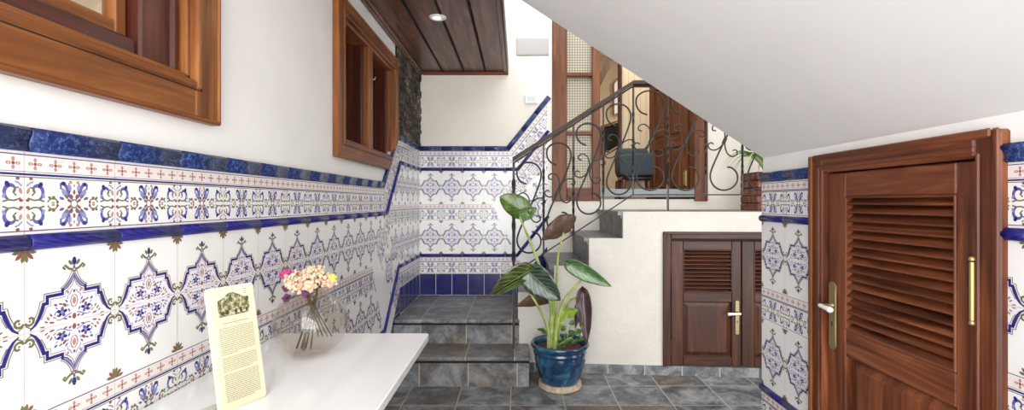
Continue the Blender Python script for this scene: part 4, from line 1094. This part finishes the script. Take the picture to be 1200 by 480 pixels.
stem([PP(648, 408, .01), PP(650, 370, .03), PP(652, 335, .03), PP(654, 300, .02), PP(661, 270, .0)], .013, .005)
stem([PP(643, 407, -.03), PP(642, 385, -.05), PP(634, 365, -.07), PP(622, 345, -.09), PP(611, 332, -.09)], .013, .005)
stem([PP(650, 408, -.03), PP(652, 385, -.04), PP(660, 355, -.06), PP(672, 338, -.06), PP(684, 325, -.06)], .016, .006)
stem([PP(648, 407, .02), PP(650, 370, .05), PP(648, 355, .04), PP(646, 348, .02)], .013, .006)
stem([PP(652, 407, .03), PP(658, 375, .05), PP(668, 352, .05), PP(680, 350, .03), PP(683, 356, .0)], .010, .005)
stem([PP(647, 405, .0), PP(648, 375, .0), PP(648, 350, -.04), PP(646, 335, -.09), PP(640, 326, -.1)], .013, .006)
# the tall pale trunk
mb = MB(); mb.tube([PP(645, 408, 0), PP(645, 395, 0), PP(646, 375, 0), PP(647, 360, 0)], [.023, .020, .015, .010], 'stem_green', 12); mb.build('stem', pp)
# leaves
leaf(PP(618, 249, -.05), PP(586, 230, -.03), .155, (.35, -.1, .9), 'leaf_green', pp, .03, .10, .18, .02, profile=lambda u: max(math.sin(PI*u**.8), 0)**.6)
leaf(PP(609, 252, -.06), PP(630, 244, -.03), .105, (.1, -.3, .9), 'leaf_right', pp, .05, .15, .1, .03)
leaf(PP(672, 256, -.02), PP(635, 281, -.05), .150, (.4, -.1, .9), 'leaf_brown', pp, .0, .12, .1, .05, profile=lambda u: (math.sin(PI*min(u**.75, 1))**.8)*.95)
leaf(PP(622, 316, -.12), PP(574, 345, -.16), .200, (.4, -.35, .8), 'leaf_olive', pp, .0, .10, .12, .02)
leaf(PP(614, 330, -.125), PP(578, 347, -.175), .09, (.4, -.5, .6), 'leaf_green', pp, .0, .05, .08, .03)
leaf(PP(619, 318, -.1), PP(657, 352, -.14), .205, (.6, -.15, .7), 'leaf_dark', pp, .02, .12, .12, .03)
leaf(PP(668, 309, -.06), PP(717, 335, -.1), .120, (.35, -.25, .8), 'leaf_right', pp, -.03, .18, .15, .02)
leaf(PP(652, 345, .03), PP(604, 358, -.02), .125, (.1, -.2, .8), 'leaf_brown', pp, .03, .15, .1, .02)
leaf(PP(683, 342, .0), PP(688, 402, -.03), .115, (1, -.15, 0), 'leaf_purple', pp, -.02, .22, .12, .09, curl=.4)
leaf(PP(678, 352, .0), PP(674, 385, .0), .06, (1, .3, 0), 'leaf_purple', pp, .0, .25, .1, .04)
leaf(PP(661, 365, -.02), PP(651, 384, -.04), .075, (1, -.2, .3), 'leaf_lime', pp, .0, .15, .2, .02)
leaf(PP(664, 366, -.02), PP(677, 362, -.05), .085, (.2, -.4, 1), 'leaf_lime', pp, .0, .15, .2, .02)
random.seed(11)
for (x, y) in ((657, 398), (664, 402), (671, 398), (676, 388), (680, 392), (668, 388), (662, 385), (673, 378), (682, 380), (677, 399), (658, 406), (685, 396), (669, 407)):
    b0 = PP(x, y, random.uniform(-.08, .02)); a = random.uniform(0, 2*PI); L = random.uniform(.04, .065)
    leaf(b0, b0+Vector((math.cos(a)*L, -abs(math.sin(a))*L*.5, math.sin(a*2)*L*.5-.01)), .042, (math.sin(a), -.3, .8), 'leaf_small', pp, .05, .15, .2, .03, n=8, m=5)
for (x, y) in ((664, 380), (672, 372), (678, 384), (668, 392)):
    stem([PP(660, 408, 0), PP((660+x)/2, (408+y)/2, -.01), PP(x, y, -.03)], .004, .002, 'sprig')
leaf(PP(637, 387, -.02), PP(629, 385, -.05), .03, (.1, -.5, .8), 'leaf_small', pp, n=8, m=5)
leaf(PP(637, 389, -.02), PP(645, 386, -.05), .03, (.1, -.5, .8), 'leaf_small', pp, n=8, m=5)

# plant on the upper landing
bp = Vector((2.05, 3.95, 1.185))
sp_ = thing('spider_plant', 'spider plant with arching striped leaves in a red brick planter', 'plant', bp)
mb = MB()
x0, x1_, y0_, y1_ = 1.93, 2.23, 3.85, 4.15
for k in range(5):
    z = 1.185+.062*k; off = .07 if k % 2 else 0
    for (a, b) in ((x0-.0, x0+.14-off), (x0+.15-off, x1_)):
        mb.box((a, y0_, z), (b, y1_, z+.055), 'brick_red', .006)
    mb.box((x0+.008, y0_+.008, z+.053), (x1_-.008, y1_-.008, z+.064), 'mortar_dark')
mb.build('planter', sp_)['label'] = 'red brick planter'
random.seed(21)
for k in range(22):
    a = random.uniform(0, 2*PI) if k > 7 else random.uniform(2.6, 4.2); L = random.uniform(.34, .50)
    n = 12; rows = []
    for i in range(n+1):
        u = i/n; d = Vector((math.cos(a), math.sin(a)*.7, 0)); c = Vector((2.08, 4.0, 1.49))+d*L*u*.8+Vector((0, 0, L*(1.55*u-1.45*u*u)))
        w = .017*(1-u**2)+.001; sd = Vector((-d.y, d.x, .3)).normalized()
        rows.append([c-sd*w, c-sd*w*.4+Vector((0, 0, -.002)), c+sd*w*.4+Vector((0, 0, -.002)), c+sd*w])
    mb = MB(); mb.grid(rows, 'leaf_spider' if k % 3 else 'leaf_spider_pale'); mb.build('leaf', sp_)

# ------------------------------------------------------------------ table and what stands on it
TZ = .75
tb = thing('side_table', 'glossy white rectangular table against the tiled left wall', 'table', (-.63, .9, 0))
def rrect(x0, y0, x1, y1, r, n=6):
    pts = []
    for cx, cy, a0 in ((x1-r, y1-r, 0), (x0+r, y1-r, PI/2), (x0+r, y0+r, PI), (x1-r, y0+r, 1.5*PI)):
        for k in range(n+1): pts.append((cx+r*math.cos(a0+PI/2*k/n), cy+r*math.sin(a0+PI/2*k/n)))
    return pts
mb = MB(); tx0, tx1, ty0, ty1 = -.912, -.340, .25, 1.83
o1 = rrect(tx0, ty0, tx1, ty1, .012); o2 = rrect(tx0+.003, ty0+.003, tx1-.003, ty1-.003, .010)
rings = [[(x, y, TZ-.028) for x, y in o2], [(x, y, TZ-.025) for x, y in o1], [(x, y, TZ-.003) for x, y in o1], [(x, y, TZ) for x, y in o2]]
mb.grid(rings, 'table_white', closed=True, smooth=False); mb.face(rings[-1], 'table_white'); mb.face(rings[0][::-1], 'table_white')
mb.build('tabletop', tb)
for x in (tx0+.05, -.53):
    for y in (ty0+.12, 1.44):
        mb = MB(); mb.box((x-.02, y-.02, 0), (x+.02, y+.02, TZ-.028), 'table_leg', .004); mb.build('leg', tb)
mb = MB(); mb.box((tx0+.04, ty0+.1, TZ-.085), (tx0+.06, 1.46, TZ-.028), 'table_leg', .003); mb.box((-.54, ty0+.1, TZ-.085), (-.52, 1.46, TZ-.028), 'table_leg', .003)
mb.build('apron', tb)
# vase
vc = Vector((-.683, 1.575, TZ))
vs = thing('glass_vase', 'round clear glass vase of dried flowers on the white table', 'vase', vc)
mb = MB(); 
outer = [(.0, .0), (.045, .0), (.062, .006), (.085, .026), (.104, .055), (.114, .088), (.115, .115), (.108, .145), (.093, .172), (.070, .192), (.050, .202), (.040, .208), (.036, .218), (.038, .226), (.044, .230)]
inner = [(.040, .229), (.033, .218), (.037, .207), (.068, .188), (.091, .168), (.105, .143), (.112, .114), (.111, .088), (.101, .057), (.083, .030), (.060, .011), (.0, .007)]
mb.lathe(outer+inner, vc, 'glass_vase', 64); mb.build('vessel', vs)
bq = thing('dried_bouquet', 'dried peach, magenta and yellow flowers standing in the round glass vase', 'flowers', vc+Vector((0, 0, .02)))
random.seed(9)
def blossom(c, r, mat, nm, n=34):
    mb = MB()
    for k in range(n):
        d = Vector((random.gauss(0, 1), random.gauss(0, 1), random.gauss(0, 1))).normalized()*r*random.uniform(.45, 1)
        d.z *= .95; mb.ball(c+d, random.uniform(.003, .0062), mat, 6, 4, .15)
    mb.build(nm, bq)
heads = []
for k in range(17):
    a = k*2.399; r = .062*math.sqrt((k+.5)/17)
    heads.append((vc+Vector((r*math.cos(a)*1.12-.004, r*math.sin(a), .272-.5*r+random.uniform(-.018, .018))), .022, 'flower_peach'))
heads += [(vc+Vector((-.083, -.01, .265)), .014, 'flower_magenta'), (vc+Vector((-.066, -.02, .272)), .012, 'flower_magenta'), (vc+Vector((-.072, -.02, .222)), .011, 'flower_purple'), (vc+Vector((-.066, -.03, .192)), .012, 'flower_purple'), (vc+Vector((.004, -.05, .208)), .011, 'flower_purple'),
          (vc+Vector((.072, .0, .250)), .014, 'flower_yellow'), (vc+Vector((-.045, -.05, .235)), .014, 'flower_peach'), (vc+Vector((.02, -.055, .238)), .014, 'flower_peach')]
for c, r, m_ in heads: blossom(c, r, m_, 'flower_head', 46 if m_ == 'flower_peach' else 22)
for k, (c, r, m_) in enumerate(heads):
    a = k*2.1; neck = vc+Vector((.022*math.cos(a), .022*math.sin(a), .212)); b = vc+Vector((.068*math.cos(a+2.6)*((k % 4)/3*.8+.2), .060*math.sin(a+2.6), .010+.02*(k % 3)))
    mb = MB(); pts = [c-Vector((0, 0, r*.5)), c.lerp(neck, .6)-Vector((0, 0, .006)), neck, neck.lerp(b, .5), b]
    mb.tube(pts, .0016, 'stem_dark' if k % 2 else 'stem_brown', 6); mb.build('stem', bq)
    if k % 2 == 0:
        for q in range(3):
            p = neck.lerp(b, .15+.22*q); d = Vector((random.uniform(-1, 1), random.uniform(-1, 1), .8)).normalized()*.016
            mb = MB(); mb.tube([p, p+d*.5, p+d], [.001, .0022, .0006], 'stem_brown', 5); mb.build('dry_leaf', bq)
# leaflet
lb = thing('leaflet_stand', 'tall cream printed leaflet in a clear holder leaning on the white table', 'leaflet', (-.68, 1.18, TZ))
A = Vector((-.697, 1.132, TZ+.001)); B = Vector((-.650, 1.234, TZ+.001)); A2 = Vector((-.752, 1.165, TZ+.285)); B2 = A2+(B-A)
A = Vector(A); nrm = ((B-A).cross(A2-A)).normalized()
if nrm.x < 0: nrm = -nrm
def LP(u, v, o=0): return A.lerp(B, u).lerp(A2.lerp(B2, u), v)+nrm*o
def sheet(mb, u0, u1, v0, v1, o0, o1, mat, r=0):
    pts = [(u0, v0), (u1, v0), (u1, v1), (u0, v1)] if not r else [(u0+r*1, v0), (u1-r, v0), (u1, v0+r*.4), (u1, v1-r*.4), (u1-r, v1), (u0+r, v1), (u0, v1-r*.4), (u0, v0+r*.4)]
    mb.prism(pts, lambda u, v, d: LP(u, v, d), mat, o0, o1)
mb = MB(); sheet(mb, .0, 1, 0, 1, -.0015, 0, 'paper_cream', .04); card = mb.build('leaflet', lb)
mb = MB(); sheet(mb, -.10, 1.03, -.0, 1.015, -.0045, -.002, 'paper_edge', .05); hold = mb.build('holder_back', lb)
mb = MB()
q = [LP(.1, .0, -.004), LP(.9, .0, -.004)]; back = Vector((-nrm.x, -nrm.y, 0))*.07; 
mb.face([LP(-.1, 0, -.004), LP(1.03, 0, -.004), LP(1.03, 0, -.004)+back, LP(-.1, 0, -.004)+back], 'paper_edge'); 
mb.face([LP(.3, .62, -.0045), LP(.6, .62, -.0045), LP(.6, 0, -.004)+back, LP(.3, 0, -.004)+back], 'paper_edge')
mb.build('holder_foot', lb)
mb = MB(); sheet(mb, .14, .84, .76, .775, .0002, .0006, 'ink_photo')
# photograph: stepped roofline building with trees, printed
sil = [(.12, .775), (.86, .79), (.86, .90), (.74, .905), (.66, .925), (.52, .955), (.40, .955), (.26, .915), (.14, .90)]
mb.prism(sil, lambda u, v, d: LP(u, v, d), 'ink_photo', .0002, .0006)
for u in (.2, .3, .5, .62, .76): sheet(mb, u, u+.06, .775, .80+random.uniform(0, .02), .0006, .0009, 'stem_dark')
for v in (.93, .945, .965): sheet(mb, .76, .83, v, v+.006, .0002, .0006, 'ink_print')
mb.build('printed_photo', card)
mb = MB(); random.seed(2)
sheet(mb, .44, .52, .718, .723, .0002, .0006, 'ink_print'); sheet(mb, .2, .8, .700, .706, .0002, .0006, 'ink_print'); sheet(mb, .46, .54, .688, .692, .0002, .0006, 'ink_print')
v = .66
for para in (15, 8, 15):
    for k in range(para):
        u = .10; end = .90 if k < para-1 else random.uniform(.45, .9)
        while u < end:
            w = random.uniform(.03, .10); sheet(mb, u, min(u+w, end), v, v+.0058, .0002, .0006, 'ink_print'); u += w+.012
        v -= .0152
    v -= .016
mb.build('printed_text', card)

# ------------------------------------------------------------------ light and camera
WB, WF = .5, 2.7
w = bpy.data.worlds.new('World'); bpy.context.scene.world = w; w.use_nodes = True
nt = w.node_tree; bg = nt.nodes['Background']; bg.inputs[1].default_value = 1.0
tc = nt.nodes.new('ShaderNodeTexCoord'); sp3 = nt.nodes.new('ShaderNodeSeparateXYZ'); nt.links.new(tc.outputs['Generated'], sp3.inputs[0])
mr = nt.nodes.new('ShaderNodeMapRange'); mr.interpolation_type = 'SMOOTHSTEP'; dirn = nt.nodes.new('ShaderNodeMath'); dirn.operation = 'MULTIPLY_ADD'; nt.links.new(sp3.outputs[2], dirn.inputs[0]); dirn.inputs[1].default_value = .12; nt.links.new(sp3.outputs[1], dirn.inputs[2]); nt.links.new(dirn.outputs[0], mr.inputs[0])
mr.inputs[1].default_value = .3; mr.inputs[2].default_value = -.8; mr.inputs[3].default_value = WB; mr.inputs[4].default_value = WF
nt.links.new(mr.outputs[0], bg.inputs[1]); bg.inputs[0].default_value = (.985, .99, 1, 1)
def area(name, loc, size, energy, rot=(0, 0, 0), col=(1, .98, .95)):
    l = bpy.data.lights.new(name, 'AREA'); l.shape = 'RECTANGLE'; l.size, l.size_y = size; l.energy = energy; l.color = col
    o = bpy.data.objects.new(name, l); COL.objects.link(o); o.location = loc; o.rotation_euler = rot; return o
area('near_fill', (.1, -1.3, 1.5), (2.6, 2.2), 40, (math.radians(92), 0, 0), (1, .99, .98))  # fill light added behind the camera to brighten near walls and soffit
area('room_fill', (1.6, 5.6, 3.35), (1.6, 1.0), 24, (0, 0, 0), (1, .93, .84))  # invented source, added to light the room beyond the window
l = bpy.data.lights.new('spot_bulb', 'SPOT'); l.energy = 2.5; l.spot_size = 1.6; l.spot_blend = 1; l.color = (1, .92, .8); l.shadow_soft_size = .03
o = bpy.data.objects.new('spot_bulb', l); COL.objects.link(o); o.location = (P(513, 21, 3.15).x, 3.15, 2.455)
cam = bpy.data.cameras.new('Camera'); co = bpy.data.objects.new('Camera', cam); COL.objects.link(co)
co.location = (0, 0, H); co.rotation_euler = (PI/2, 0, 0)
cam.sensor_fit = 'HORIZONTAL'; cam.sensor_width = 36; cam.lens = 36*F/1200
cam.shift_x = -(CX-600)/1200; cam.shift_y = (CY-240)/1200
cam.clip_start = .05; cam.clip_end = 50
sc = bpy.context.scene; sc.camera = co
sc.view_settings.view_transform = 'Standard'; sc.view_settings.look = 'None'; sc.view_settings.gamma = 1; sc.view_settings.exposure = 0.74
sc.view_settings.use_curve_mapping = False
for o in bpy.data.objects:
    if '_w' in o: del o['_w']
